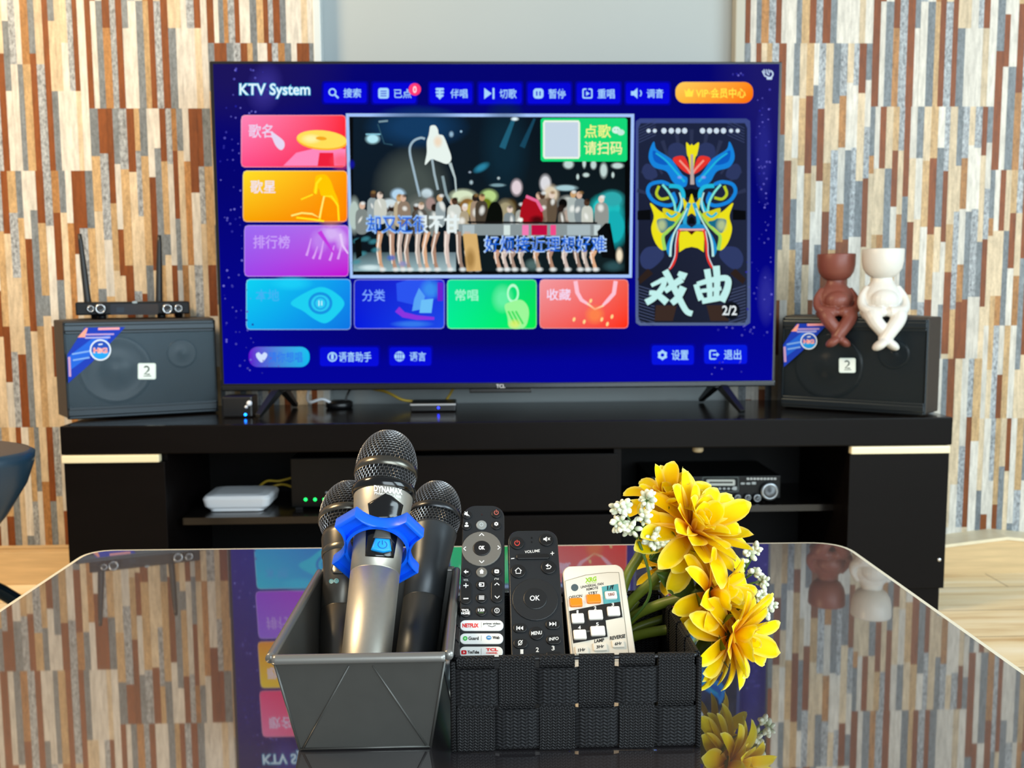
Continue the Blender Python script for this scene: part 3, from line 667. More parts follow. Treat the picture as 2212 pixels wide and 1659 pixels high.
def d_poster(p):
    p.grad(1373, 256, 1621, 703, 9, q4(hx('#3c4a86'), hx('#3c4a86'), hx('#5a6a90'), hx('#54648e')), 4, 14)
    p.grad(1379, 266, 1614, 697, 5, q4(hx('#1c2440'), hx('#1c2440'), hx('#141824'), hx('#20263a')), 4, 10)
    f = lambda x, y: (1360 + x * .2833, 240 + y * .2833)
    def P(pts, c, sm=True, mirror=True, ax=473):
        q = [f(*t) for t in pts]; q = spline(q, 5) if sm else q; p.poly(q, c)
        if mirror:
            q = [f(2 * ax - x, y) for x, y in pts][::-1]; q = spline(q, 5) if sm else q; p.poly(q, c)
    def Ln(pts, w, c, mirror=True, ax=473):
        q = spline([f(*t) for t in pts], 6, False); p.line(q, [w[0] + (w[1] - w[0]) * i / (len(q) - 1) for i in range(len(q))] if isinstance(w, tuple) else w, c)
        if mirror:
            q = spline([f(2 * ax - x, y) for x, y in pts], 6, False); p.line(q, [w[0] + (w[1] - w[0]) * i / (len(q) - 1) for i in range(len(q))] if isinstance(w, tuple) else w, c)
    # grey masonry rays and rounded shapes behind the mask
    for k in range(11):
        a = radians(-80 + 16 * k + 0)
        Ln([(473 + 300 * sin(a), 700 - 330 * cos(a)), (473 + 420 * sin(a), 700 - 560 * cos(a))] if abs(420 * sin(a)) < 415 else [(473 + 250 * sin(a), 700 - 250 * cos(a)), (473 + 400 * sin(a), 700 - 380 * cos(a))], (4, 9), hx('#2b3350'), False)
    P([(300, 270), (360, 240), (420, 270), (430, 350), (360, 380), (300, 350)], hx('#2c3760')); P([(95, 450), (130, 400), (190, 430), (210, 500), (130, 520)], hx('#2c3760'))
    P([(80, 1110), (130, 1040), (230, 1040), (260, 1110), (170, 1200), (100, 1190)], hx('#2e3a66')); P([(60, 760), (160, 750), (160, 830), (60, 830)], hx('#05070c'), False)
    for y in range(1330, 1600, 24): Ln([(60, y), (190, y + 40)], 1.6, hx('#4a5578'))
    for y in range(90, 220, 22): Ln([(70, y + 40), (200, y - 20)], 1.4, hx('#3d4870'))
    P([(200, 1480), (360, 1480), (330, 1600), (190, 1600)], hx('#3a2a24'), False); P([(60, 1280), (140, 1200), (180, 1240), (80, 1320)], hx('#2c201c'), False)
    for k, x in enumerate((145, 192, 262, 318, 370, 420, 556, 610, 662, 716, 774, 824)): p.oval(*f(x, 150), *( (4.6, 4.6) if k in (0, 1, 10, 11) else (6, 6.4)), hx('#cfe0ee'), n=8)
    bl, cy, ye, rd, wt = hx('#1484dc'), hx('#20b8dc'), hx('#ece21a'), hx('#e4342c'), hx('#bfeee8')
    P([(330, 370), (360, 345), (420, 350), (460, 440), (470, 480), (430, 470), (380, 430)], rd); Ln([(380, 375), (440, 440), (466, 480)], 4, hx('#f29a8a'))
    P([(185, 232), (205, 290), (280, 340), (330, 380), (400, 480), (440, 510), (432, 570), (390, 578), (330, 540), (280, 460), (190, 430), (148, 370), (152, 300)], bl)
    P([(180, 300), (250, 350), (300, 400), (260, 410), (190, 380)], hx('#0a5cc0')); Ln([(200, 320), (280, 380), (360, 470), (420, 540)], (3, 5), cy); p.soft(*f(382, 505), 6, 4, hx('#8c9cf4'), 1); p.soft(*f(564, 505), 6, 4, hx('#8c9cf4'), 1)
    P([(432, 240), (460, 262), (474, 250), (488, 262), (530, 240), (515, 330), (500, 360), (482, 470), (466, 470), (450, 360), (438, 330)], ye, True, False); Ln([(475, 330), (478, 560)], (5, 9), hx('#b8a8a4'), False)
    P([(410, 590), (440, 600), (473, 590), (473, 660), (430, 660)], hx('#060a10'), False)
    # brows, cheeks
    Ln([(300, 560), (240, 540), (160, 560), (140, 620), (190, 690), (290, 720), (350, 690), (330, 620)], 8, bl); Ln([(300, 570), (380, 580), (410, 640), (390, 720), (360, 780)], 9, cy); Ln([(225, 570), (205, 630), (240, 670), (300, 660)], 6, hx('#b8cc28')); Ln([(250, 560), (300, 620), (340, 700), (350, 780)], 5, hx('#7ce4d8')); Ln([(380, 620), (396, 700), (370, 790), (340, 830)], 3, wt)
    P([(156, 700), (230, 760), (280, 790), (350, 830), (330, 880), (270, 930), (260, 1060), (200, 1010), (165, 900), (185, 800)], ye); P([(210, 830), (290, 820), (350, 850), (300, 890), (250, 930), (225, 900)], hx('#146a88')); p.soft(*f(245, 870), 14, 18, hx('#b8c890'), .9); p.soft(*f(701, 870), 14, 18, hx('#b8c890'), .9)
    P([(255, 740), (330, 760), (390, 780), (370, 830), (310, 835), (265, 800)], hx('#d8d020')); Ln([(280, 775), (320, 805), (360, 780)], 5, cy); Ln([(420, 760), (350, 860), (290, 920), (255, 960), (270, 1060)], (4, 8), hx('#9cd860'))
    P([(473, 630), (500, 700), (540, 660), (530, 740), (510, 800), (473, 780), (436, 800), (416, 740), (406, 660), (446, 700)], hx('#e8d818'), True, False); Ln([(455, 700), (430, 780), (420, 850), (430, 870)], 8, hx('#2aa4d4')); P([(452, 820), (473, 800), (494, 820), (500, 860), (446, 860)], hx('#050a10'), False, False)
    P([(370, 880), (420, 860), (473, 890), (473, 920), (400, 900), (350, 920), (330, 1000), (310, 1110), (280, 1050), (310, 960)], hx('#1a8ccc')); Ln([(440, 740), (390, 840), (345, 920), (318, 1010), (310, 1110)], (2.5, 5), wt)
    P([(376, 920), (440, 915), (473, 940), (506, 915), (570, 920), (566, 1076), (520, 1045), (473, 1035), (426, 1045), (378, 1076)], ye, False, False); P([(440, 912), (506, 912), (473, 945)], hx('#4a1008'), False, False)
    Ln([(560 - 174, 905), (372, 930), (362, 1010), (352, 1110), (330, 1170), (302, 1205)], (7, 5), rd); Ln([(473, 905), (380, 903)], 4, hx('#f0aca0')); Ln([(366, 915), (350, 1010), (345, 1100), (318, 1170), (300, 1200)], 2, hx('#cfe4ee'))
    # brush lettering
    wtx = hx('#c2f0ec'); sh = hx('#10141c')
    for dx, c, w0 in ((2.2, sh, 1.25), (0, wtx, 1.0)):
        S = lambda pts, w: (lambda q: p.line(q, [ (w[0] + (w[1] - w[0]) * i / (len(q) - 1)) * w0 * 0.36 for i in range(len(q))], c))(spline([(f(x, y)[0] + dx * .6, f(x, y)[1] + dx * .5) for x, y in pts], 6, False))
        S([(165, 1330), (215, 1305), (265, 1285), (250, 1345), (190, 1420), (125, 1460)], (22, 40)); S([(150, 1385), (205, 1395), (285, 1460)], (26, 44)); S([(270, 1215), (310, 1290), (365, 1400), (430, 1520), (478, 1545)], (40, 34)); S([(270, 1375), (340, 1320), (400, 1280)], (30, 44)); S([(410, 1340), (370, 1420), (320, 1465)], (46, 36)); S([(370, 1235), (430, 1265)], (26, 48))
        S([(505, 1320), (528, 1390), (548, 1440)], (30, 40)); S([(515, 1320), (620, 1290), (740, 1275), (745, 1350), (700, 1450)], (28, 46)); S([(590, 1205), (608, 1320), (612, 1430)], (40, 30)); S([(660, 1180), (668, 1300), (660, 1430)], (44, 32)); S([(545, 1372), (700, 1352)], (24, 24)); S([(552, 1450), (690, 1425)], (34, 34))
    p.oval(*f(775, 1520), 19, 19, hx('#0c1018')); p.text('2/2', 1560, 660, 1592, 681, hx('#e6eef0'), .02)
scr_part('poster_picture', d_poster, K, scr, 'dark poster with a painted opera mask')
def d_heart(p):
    p.grad(537, 749, 669, 793, 20, hq('#6a08d0', '#10c4f0', '#5a00cc', '#08b8ee'), 12, 12)
    p.poly(spline([(565, 766), (571, 761), (577, 765), (575, 773), (565, 783), (555, 773), (553, 765), (559, 761)]), hx('#cfe0ff')); p.text('猜你想唱', 580, 760, 653, 783, hx('#2f78ee'), .01)
scr_part('suggestion_button', d_heart, K, scr)
def i_voice(p): p.ring(718, 771, 7.5, 10.5, IC); p.rr(715, 764, 721, 777, 2.5, IC)
def i_globe(p): p.oval(863, 770, 11, 11, IC); [p.rr(x - .7, 761, x + .7, 779, .3, hx('#0010d4')) for x in (858, 863, 868)]; [p.rr(853, y - .7, 873, y + .7, .3, hx('#0010d4')) for y in (765, 775)]
def i_gear(p):
    p.poly([(1431 + (11.5 if k % 2 else 9) * cos(k * pi / 6), 767 + (11.5 if k % 2 else 9) * sin(k * pi / 6)) for k in range(12)], IC); p.oval(1431, 767, 4, 4, hx('#0010d4'))
def i_exit(p): p.rr(1532, 756, 1548, 777, 4, IC); p.rr(1535, 759, 1549, 774, 2, hx('#0018e0')); p.line([(1540, 766), (1549, 766)], 3, IC); p.poly([(1548, 761), (1548, 771), (1554, 766)], IC)
btn(691, 750, 818, 791, '语音助手', (732, 760, 802, 782), i_voice, '#0008d0')
btn(841, 750, 932, 790, '语言', (885, 760, 920, 780), i_globe, '#0008d0')
btn(1408, 746, 1499, 788, '设置', (1451, 756, 1487, 778), i_gear, '#0012d8')
btn(1521, 745, 1614, 786, '退出', (1564, 755, 1601, 777), i_exit, '#0018de')
# ================================================================ SPEAKERS
m_case = mat('speaker_case', '#2c2622', .5, spec=.4, bump=.25, bscale=500)
m_mould = mat('speaker_moulding', '#30373c', .32, metal=.75)
m_cone = mat('speaker_cone', '#14171a', .3)
m_baf = mat('speaker_baffle', '#0c0d0f', .55)
def grille_mat():
    m = bpy.data.materials.new('perforated_grille'); m.use_nodes = True; nt = m.node_tree; N = nt.nodes.new; L = nt.links.new
    b = nt.nodes['Principled BSDF']; b.inputs['Base Color'].default_value = (*hx('#38444b'), 1); b.inputs['Roughness'].default_value = .33; b.inputs['Metallic'].default_value = .9
    tc = N('ShaderNodeTexCoord'); sp = N('ShaderNodeSeparateXYZ'); L(tc.outputs['UV'], sp.inputs[0])
    w = []
    for ax in (0, 1):
        mu = N('ShaderNodeMath'); mu.operation = 'MULTIPLY'; mu.inputs[1].default_value = 1450; L(sp.outputs[ax], mu.inputs[0])
        si = N('ShaderNodeMath'); si.operation = 'SINE'; L(mu.outputs[0], si.inputs[0]); w.append(si)
    pr = N('ShaderNodeMath'); pr.operation = 'MULTIPLY'; L(w[0].outputs[0], pr.inputs[0]); L(w[1].outputs[0], pr.inputs[1])
    gt = N('ShaderNodeMath'); gt.operation = 'GREATER_THAN'; gt.inputs[1].default_value = .0; L(pr.outputs[0], gt.inputs[0])
    tr = N('ShaderNodeBsdfTransparent'); mx = N('ShaderNodeMixShader'); L(gt.outputs[0], mx.inputs[0]); L(b.outputs[0], mx.inputs[1]); L(tr.outputs[0], mx.inputs[2])
    L(mx.outputs[0], nt.nodes['Material Output'].inputs[0]); return m
m_gril = grille_mat()
def speaker(label, fl, fr, foot, ztop, st, badge, cone_px):
    z0 = .4205
    fl, fr = Vector((*fl, z0)), Vector((*fr, z0)); ax = (fr - fl).normalized(); n = Vector((ax.y, -ax.x, 0)); wd = (fr - fl).length; H = ztop - z0
    R = Matrix(((ax.x, -n.x, 0), (ax.y, -n.y, 0), (0, 0, 1)))     # local x right, y back, z up
    t = thing('loudspeaker', label, 'speaker', fl, R)
    inv = ROOTM[t.name].inverted()
    loc = lambda x, y: inv @ at_plane(x, y, fl, n)
    poly = [tuple((inv @ Vector((x, y, z0)))[:2]) for x, y in foot]
    part(MB().prism(poly, 0.004, H), 'cabinet', [m_case], t, world=False, bevel=.003)
    part(MB().box((.006, -.0015, .006), (wd - .006, .004, H - .006)), 'baffle', [m_baf], t, world=False)
    cx = loc(*cone_px); R0 = .074
    MX = Matrix.Translation((cx.x, -.0016, cx.z)) @ Matrix.Rotation(pi / 2, 4, 'X')
    part(MB().lathe([(R0, 0), (R0, .003), (R0 - .008, .004), (R0 - .014, .002), (.03, .0008), (.024, .0035), (0, .006)], 40, 0, MX, cap=False), 'woofer', [m_cone], t, world=False)
    MX2 = Matrix.Translation((min(cx.x + .135, wd - .05), -.0016, cx.z + .03)) @ Matrix.Rotation(pi / 2, 4, 'X')
    part(MB().lathe([(.032, 0), (.032, .003), (.026, .0035), (.012, .001), (.006, .004), (0, .005)], 28, 0, MX2, cap=False), 'tweeter', [m_cone], t, world=False)
    # perforated front between two ribbed mouldings
    g = MB(); g.grid(lambda u, v: Vector((.004 + u * (wd - .008), -.0125 - .002 * sin(pi * u), .028 + v * (H - .056))), 24, 1)
    go = part(g, 'grille', [m_gril], t, world=False)
    uv = go.data.uv_layers.new(name='UVMap')
    for lp_ in go.data.loops: v = go.data.vertices[lp_.vertex_index].co; uv.data[lp_.index].uv = (v.x, v.z)
    ft = MB()
    for za, zb in ((.003, .029), (H - .029, H - .003)):
        ft.box((.002, -.013, za), (wd - .002, .001, zb)); ft.box((.001, -.017, za + .006), (wd - .001, -.012, zb - .006))
    ft.box((-.001, -.011, .003), (.004, .001, H - .003)); ft.box((wd - .004, -.011, .003), (wd + .001, .001, H - .003))
    part(ft, 'front_moulding', [m_mould], t, world=False, bevel=.0035)
    fn = lambda a, b, h: (lambda q: Vector((q.x, -.0182 - h, q.z)))(loc(a, b))
    s = MB(); s.c = []; p = Pen(s, fn)
    st(p); part(s, 'corner_sticker', [mat('sticker_print', '#ffffff', .6, spec=.15, attr=True)], t, world=False)
    x0, y0, x1, y1 = badge; s = MB(); p = Pen(s, fn, lay=.0005)
    p.rr(x0, y0, x1, y1, 4, hx('#cfe0da')); p.rr(x0 + 2, y0 + 2, x1 - 2, y1 - 2, 3, hx('#e6f0ec'))
    cxp, cyp = (x0 + x1) / 2, (y0 + y1) / 2; k = hx('#2a4038'); u = (x1 - x0) / 38
    p.ring(cxp - 1 * u, cyp - 5 * u, 3.5 * u, 6.5 * u, k, -150, 60); p.line([(cxp + 3.5 * u, cyp - 2 * u), (cxp - 5 * u, cyp + 6 * u), (cxp + 6 * u, cyp + 6.5 * u)], 2.6 * u, k); p.line([(cxp - 7 * u, cyp + 10 * u), (cxp + 9 * u, cyp + 10 * u)], 1.6 * u, hx('#5a7068'))
    b = part(s, 'logo_badge', [MATS['sticker_print']], t, world=False); b['label'] = 'small square pale logo badge'
    return t, ztop
def sticker_fn(F):
    """F maps the left speaker's photo coordinates to this speaker's"""
    def d(p):
        q = lambda pts: [F(*t) for t in pts]
        p.poly(q([(183, 707), (270, 706), (232, 747), (196, 784), (148, 826), (146, 765)]), hx('#1238b4'))
        p.poly(q([(200, 730), (240, 722), (225, 745), (150, 800), (147, 770)]), hx('#1c62d8'))
        p.poly(q([(168, 728), (186, 708), (190, 708), (184, 728)]), hx('#f0a08c'))
        for a, b, c in (((184, 722), (246, 721), '#b49ad0'), ((184, 729), (238, 728), '#a6a8e0'), ((156, 764), (196, 757), '#7aa8e8'), ((158, 777), (194, 771), '#7aa8e8')): p.line([F(*a), F(*b)], 3.4, hx(c))
        p.line([F(212, 710), F(258, 709)], 5, hx('#e8a0a8')); p.line([F(150, 770), F(152, 812)], 5, hx('#c098c0'))
        cx, cy = F(217, 755); r = abs(F(240, 755)[0] - cx)
        p.oval(cx, cy, r, r, hx('#d8e6f4')); p.oval(cx, cy, r * .86, r * .86, hx('#1a4ab4')); p.poly([(cx + r * .84 * cos(a), cy + r * .84 * sin(a)) for a in [pi * .08 + k * pi * .84 / 10 for k in range(11)]], hx('#1c9ae8'))
        p.text('HiG', cx - r * .66, cy - r * .22, cx + r * .66, cy + r * .30, hx('#ffd8d0'), .06); p.text('HiG', cx - r * .62, cy - r * .18, cx + r * .62, cy + r * .26, hx('#e0302a'), .0)
        p.line([(cx - r * .2, cy - r * .5), (cx + r * .2, cy - r * .55)], r * .12, hx('#d8e6f4'))
    return d
zl = at_plane(300, 690, Vector((-.879, 1.972, .42)), Vector((.113, -.281, 0)).normalized()).z
spkL, _ = speaker('black loudspeaker left of the television, wireless receiver on top, blue corner sticker', (-.879, 1.972), (-.598, 2.085),
        [(-.879, 1.972), (-.598, 2.085), (-.64, 2.20), (-.915, 2.20), (-.93, 2.041)], zl, sticker_fn(lambda x, y: (x, y)), (297, 783, 336, 818), (250, 798))
zr = at_plane(1850, 684, Vector((.678, 2.075, .42)), Vector((-.174, -.247, 0)).normalized()).z
spkR, _ = speaker('black loudspeaker right of the television with two seated planter figures on its edge', (.678, 2.075), (.925, 1.901),
        [(.678, 2.075), (.925, 1.901), (.974, 1.949), (.97, 2.17), (.74, 2.20)], zr, sticker_fn(lambda x, y: (1697 + (x - 146) * .78, 698 + (y - 706) * .78)), (1817, 772, 1853, 804), (1790, 790))

# ================================================================ WIRELESS RECEIVER
m_rec = mat('receiver_black', '#101113', .4, spec=.15); m_knob = mat('knob_dark', '#26282b', .3, spec=.6); m_chr = mat('chrome', '#d6d8da', .12, metal=1)
axr = Vector((.281, .113, 0)).normalized(); nr = Vector((axr.y, -axr.x, 0)); zb = zl + .0005
pr0 = Vector((-.879, 1.972, zb)) - nr * .05
rec = thing('wireless_receiver', 'slim black wireless microphone receiver with two antennas standing on the left loudspeaker', 'receiver', pr0, Matrix(((axr.x, -nr.x, 0), (axr.y, -nr.y, 0), (0, 0, 1))))
rinv = ROOTM[rec.name].inverted()
RP = lambda a, b: rinv @ at_plane(a, b, pr0, nr)
xa, xb, zt = RP(163, 670).x, RP(410, 670).x, RP(290, 652).z
part(MB().box((xa, 0, .009), (xb, .105, zt)), 'case', [m_rec], rec, world=False, bevel=.003)
for a in (205, 220, 350, 392):
    x = RP(a, 680).x
    part(MB().lathe([(.008, 0), (.009, .002), (.009, .0095), (0, .0096)], 16, 0, Matrix.Translation((x, .02 if a in (220, 350) else .085, 0)), cap=True), 'rubber_foot', [m_rec], rec, world=False)
Pf = lambda a, b, h: (lambda q: Vector((q.x, -.0004 - h, q.z)))(RP(a, b))
s = MB(); p = Pen(s, Pf); p.grad(238, 657, 342, 680, 2, q4(hx('#0d1220'), hx('#2a1d14'), hx('#0b1020'), hx('#20160f')), 6, 4); p.rr(252, 664, 268, 675, 1, hx('#1c2634')); p.oval(291, 653, 6, 2.4, hx('#9aa6aa'))  # dark blue to brown reflections painted into the display's colour
part(s, 'display', [mat('display_print', '#ffffff', .3, spec=.15, attr=True)], rec, world=False)
for a, b, r in ((196, 667, .0085), (217, 667, .0125), (361, 667, .0125), (385, 666, .010)):
    c = RP(a, b); MX = Matrix.Translation((c.x, 0, c.z)) @ Matrix.Rotation(pi / 2, 4, 'X')
    k = part(MB().lathe([(r, -.001), (r, .008), (r * .86, .010), (0, .0102)], 20, 0, MX), 'knob', [m_knob], rec, world=False)
    part(MB().lathe([(r * .80, .0098), (r * .76, .0108), (r * .66, .0108), (r * .62, .0098)], 20, 0, MX, cap=False), 'knob_ring', [m_chr], rec, parent=k, world=False)
for (bx, by), (tx, ty) in (((187, 655), (170, 500)), ((346, 652), (349, 503))):
    b0 = RP(bx, by); t0 = RP(tx, ty); b0.z = zt - .012; b0.y = .09; t0.y = .088
    b0.x += .002; pts = [b0.lerp(t0, f) for f in (0, .05, .12, .5, .9, 1)]
    part(MB().tube(pts, [.007, .0085, .0078, .007, .0052, .0042], 10), 'antenna', [mat('antenna_rubber', '#17191b', .45)], rec, world=False)

# ================================================================ PLANTER FIGURES
def figure(label, px, scale, m, name='figurine_planter'):
    nR = Vector((-.174, -.247, 0)).normalized(); base = at_plane(px, 686, Vector((.678, 2.075, .42)), nR)
    base = Vector((base.x, base.y, zr + .0005)) - nR * .012
    t = thing(name, label, 'planter', base, Matrix.Rotation(radians(-10), 3, 'Z'))
    S = scale; b = MB()
    b.lathe([(0, .012), (.030, .008), (.039, .020), (.0415, .034), (.0385, .048), (.031, .060), (.0235, .069), (.0205, .076), (.020, .086), (0, .087)], 28, 0, Matrix.Diagonal((1, .82, 1, 1)).to_4x4(), cap=False)   # torso and neck
    b.ell((0, -.024, .034), (.028, .020, .022))                                                       # round belly
    for sg in (-1, 1):
        arm = spline([(sg * .028, -.004, .060), (sg * .0405, -.010, .040), (sg * .0415, -.024, .021), (sg * .030, -.037, .012), (sg * .007, -.041, .0105)], 5, False)
        b.tube(arm, [.0075 + .0035 * i / len(arm) for i in range(len(arm))], 10)
        b.ell((sg * .007, -.040, .009), (.010, .0095, .009))
        x0 = sg * .026; x1 = -sg * .012 - .006
        leg = spline([(x0, -.012, .0085), (x0 * 1.0, -.036, .004), (x0 * .78, -.0455, -.010), (x0 * .18, -.047 - .009 * (sg > 0), -.030), (x1 * .45, -.048 - .010 * (sg > 0), -.049)], 5, False)
        b.tube(leg, [.0178 - .0056 * i / len(leg) for i in range(len(leg))], 12)
        b.ell((x1 * .5 - sg * .006, -.056 - .009 * (sg > 0), -.0545), (.0175, .015, .0095), Matrix.Rotation(-sg * .6, 3, 'Y'))
    b.ell((0, 0, .006), (.043, .032, .0105))
    o = part(b, 'body', [m], t, world=False, M=None) if False else b.build('body', [m], t, M=Matrix.Scale(S, 4))
    r = o.modifiers.new('merge', 'REMESH'); r.mode = 'VOXEL'; r.voxel_size = .0016; r.use_smooth_shade = True
    sm = o.modifiers.new('soften', 'SMOOTH'); sm.iterations = 6; sm.factor = .5
    h = MB().lathe([(.012, .078), (.022, .0805), (.031, .087), (.0375, .098), (.0405, .112), (.0412, .136), (.0402, .138), (.0388, .136), (.038, .116), (.030, .096), (0, .092)], 36, 0, None, cap=False)
    h.build('pot_head', [m], t, M=Matrix.Scale(S, 4))
    return t
figure('brown seated figure planter with bowl head, legs crossed over right speaker edge', 1800, .98, mat('brown_ceramic', '#7a4338', .42, spec=.4))
figure('white seated figure planter with bowl head beside the brown one', 1900, 1.04, mat('white_ceramic', '#d6d3cc', .35, spec=.4))

# ================================================================ SMALL THINGS ON THE CABINET
m_yel = mat('yellow_cable_jacket', '#b99a2e', .45); m_blk = mat('black_plastic', '#0e0e10', .35); m_wht = mat('white_plastic', '#e4e6ea', .32)
m_sil = mat('silver_plastic', '#b8babc', .3, metal=.6)
m_led = mat('blue_led', '#0a18ff', .4, emit='#1420ff', estr=14.0)
stb = thing('set_top_box', 'small flat black media box with silver edge and blue light below the television', 'media box', (-.113, 2.10, .42))
part(MB().box((-.164, 2.055, .4215), (-.064, 2.145, .438)), 'case', [m_blk], stb, bevel=.002)
part(MB().box((-.1645, 2.0535, .4345), (-.0635, 2.060, .4385)), 'silver_edge', [m_sil], stb, bevel=.001)
lp_ = at_y(947, 881, 2.0545); part(MB().ell(lp_, (.0022, .001, .0022)), 'led', [m_led], stb)
ad = thing('power_adapter', 'black box with pale plugs by the left television foot', 'adapter', (-.527, 2.01, .42))
part(MB().box((-.562, 1.992, .4205), (-.497, 2.044, .466)), 'case', [m_blk], ad, bevel=.004)
for a, b, r in ((560, 871, .006), (550, 873, .0035), (532, 879, .0035)):
    c = at_y(a, b, 1.9915); c.x = min(c.x, -.503); part(MB().ell(c, (r, .006, r)), 'plug', [m_wht], ad)
part(MB().ell((-.512, 1.991, .427), (.0030, .0015, .0030)), 'led', [mat('cyan_led', '#0a60ff', .4, emit='#0a70ff', estr=9.0)], ad)
pk = thing('cable_hub', 'round black cable hub with loose leads behind left television foot', 'hub', (-.335, 2.145, .42))
part(MB().lathe([(.028, .0005), (.031, .003), (.031, .013), (.027, .0165), (0, .017)], 28, 0, Matrix.Translation((-.335, 2.145, .42))), 'case', [m_blk], pk)
part(MB().tube(spline([(-.352, 2.128, .434), (-.37, 2.12, .444), (-.40, 2.13, .436), (-.41, 2.16, .450), (-.40, 2.19, .49)], 6, False), .0035, 8), 'lead', [m_wht], pk)['label'] = 'white lead'
part(MB().tube(spline([(-.322, 2.15, .434), (-.315, 2.155, .455), (-.30, 2.175, .48), (-.29, 2.19, .52)], 6, False), .0025, 8), 'lead', [m_blk], pk)
for nm, lb, pts in (('cable', 'yellow network cable running left from the media box under the television', [(-.163, 2.135, .4345), (-.19, 2.13, .440), (-.225, 2.14, .4565), (-.27, 2.17, .466), (-.30, 2.195, .50)]),
                ('cable', 'short yellow cable rising from the right end of the media box', [(-.09, 2.1475, .430), (-.087, 2.155, .436), (-.075, 2.165, .455), (-.066, 2.18, .475), (-.06, 2.19, .52)])):
    tag(MB().tube(spline(pts, 6, False), .0032, 8).build(nm, [m_yel]), lb, 'cable')

# ================================================================ SHELVES
rt = thing('router', 'white network router lying on the left cabinet shelf', 'router', (-.43, 2.02, .2155))
x0, x1 = at_y(434, 1085, 1.985).x, at_y(582, 1085, 1.985).x
b = MB(); b.prism(rrect(x0 + .016, 1.99, x1 - .016, 2.085, .012), .2165, .222); 
lv = [(.0, .218, .013), (.0, .226, .004), (.0, .243, .0), (.0, .250, .005), (.0, .2525, .022)]
vs, fs = [], []
for k, (_, z, ins) in enumerate(lv): vs += [(a, c, z) for a, c in rrect(x0 + ins, 1.985 + ins * .6, x1 - ins, 2.095 - ins * .6, .014, 4)]
n_ = len(vs) // len(lv)
for k in range(len(lv) - 1): fs += [(k * n_ + i, k * n_ + (i + 1) % n_, (k + 1) * n_ + (i + 1) % n_, (k + 1) * n_ + i) for i in range(n_)]
fs += [tuple(range(n_))[::-1], tuple(range((len(lv) - 1) * n_, len(lv) * n_))]
part(MB().add(vs, fs, 0, False), 'case', [m_wht], rt, bevel=.0015)
part(b, 'base', [m_wht], rt)
rec2 = thing('video_recorder', 'black box with three green lights beside the white router', 'recorder', (-.29, 2.08, .2155))
bx0 = at_y(629, 1060, 1.995).x
part(MB().box((bx0, 1.995, .2215), (-.20, 2.18, .330)), 'case', [mat('recorder_black', '#08090b', .3, spec=.2)], rec2, bevel=.002)
for xx in (bx0 + .015, -.215):
    part(MB().box((xx - .008, 2.0, .2155), (xx + .008, 2.16, .2225)), 'foot', [m_blk], rec2)
m_grn = mat('green_led', '#10ff60', .4, emit='#18e860', estr=2.6)
for a in (660, 680.5, 700.5, 720):
    part(MB().ell(at_y(a, 1079, 1.9948), (.0036, .001, .0036)), 'led', [m_grn], rec2)
s = MB(); p = Pen(s, lambda a, b, h: at_y(a, b, 1.9946 - h)); p.rr(703, 1062, 742, 1066, 1, hx('#8a8c92')); part(s, 'printed_strip', [MATS['display_print']], rec2)
for lb, pts in (('yellow cable from the white router to the recorder, upper one', [(x1 - .05, 2.092, .245), (x1 - .035, 2.115, .256), (x1 - .01, 2.13, .253), (bx0 - .02, 2.125, .262), (bx0 - .002, 2.12, .262)]),
                ('yellow cable from the white router to the recorder, lower one', [(x1 - .045, 2.094, .238), (x1 - .01, 2.12, .246), (bx0 - .03, 2.11, .246), (bx0 - .002, 2.10, .234)])):
    tag(MB().tube(spline(pts, 6, False), .0028, 8).build('cable', [m_yel]), lb, 'cable')
yA = 2.0; xa, xb = at_y(1405, 1060, yA).x, at_y(1686, 1060, yA).x
am = thing('karaoke_amplifier', 'black amplifier with knobs and small display on the right cabinet shelf', 'amplifier', ((xa + xb) / 2, 2.1, .2195))
zt = at_y(1560, 1029, yA).z
part(MB().box((xa, yA, .2265), (xb, 2.18, zt)), 'case', [mat('amp_black', '#08090a', .4, spec=.2)], am, bevel=.002)
for xx in (xa + .03, xb - .03):
    part(MB().lathe([(.01, 0), (.011, .0075)], 16, 0, Matrix.Translation((xx, 2.03, .2195))), 'rubber_foot', [m_blk], am)
s = MB(); p = Pen(s, lambda a, b, h: at_y(a, b, yA - .0004 - h)); gr = hx('#9ea4a4'); dk = hx('#3c4444')
p.rr(1517, 1030, 1596, 1063, 3, hx('#4a5252')); p.rr(1519, 1032, 1594, 1061, 3, hx('#0c1012')); p.rr(1526, 1036, 1588, 1049, 3, hx('#b0b4ae')); p.rr(1532, 1040.5, 1583, 1044, 1, hx('#141616'))
for k in range(6): p.oval(1536 + 9.5 * k, 1055.5, 3.2, 2.4, gr, n=8)
p.rr(1522, 1050, 1530, 1060, 2, gr); p.rr(1583, 1051, 1592, 1059, 2, gr)
for k in range(3): p.oval(1483 + 13 * k, 1045, 4, 4, hx('#b4b4ae'), n=10); p.rr(1600 + 12 * k, 1042.5 - (k == 2) * 1.5, 1609 + 12 * k, 1046.5, 1.5, gr)
for a, b in ((1542, 1552), (1560, 1571), (1580, 1596), (1601, 1613), (1617, 1638), (1647, 1670)): p.rr(a, 1088, b, 1092, 1, hx('#6a6e6e'))
for k in range(9): p.rr(1613 + 7.3 * k, 1032, 1618.5 + 7.3 * k, 1036.5, .8, hx('#b0b2b0'))
p.rr(1546, 1063, 1566, 1065.5, .6, dk)
part(s, 'printed_panel', [MATS['display_print']], am)
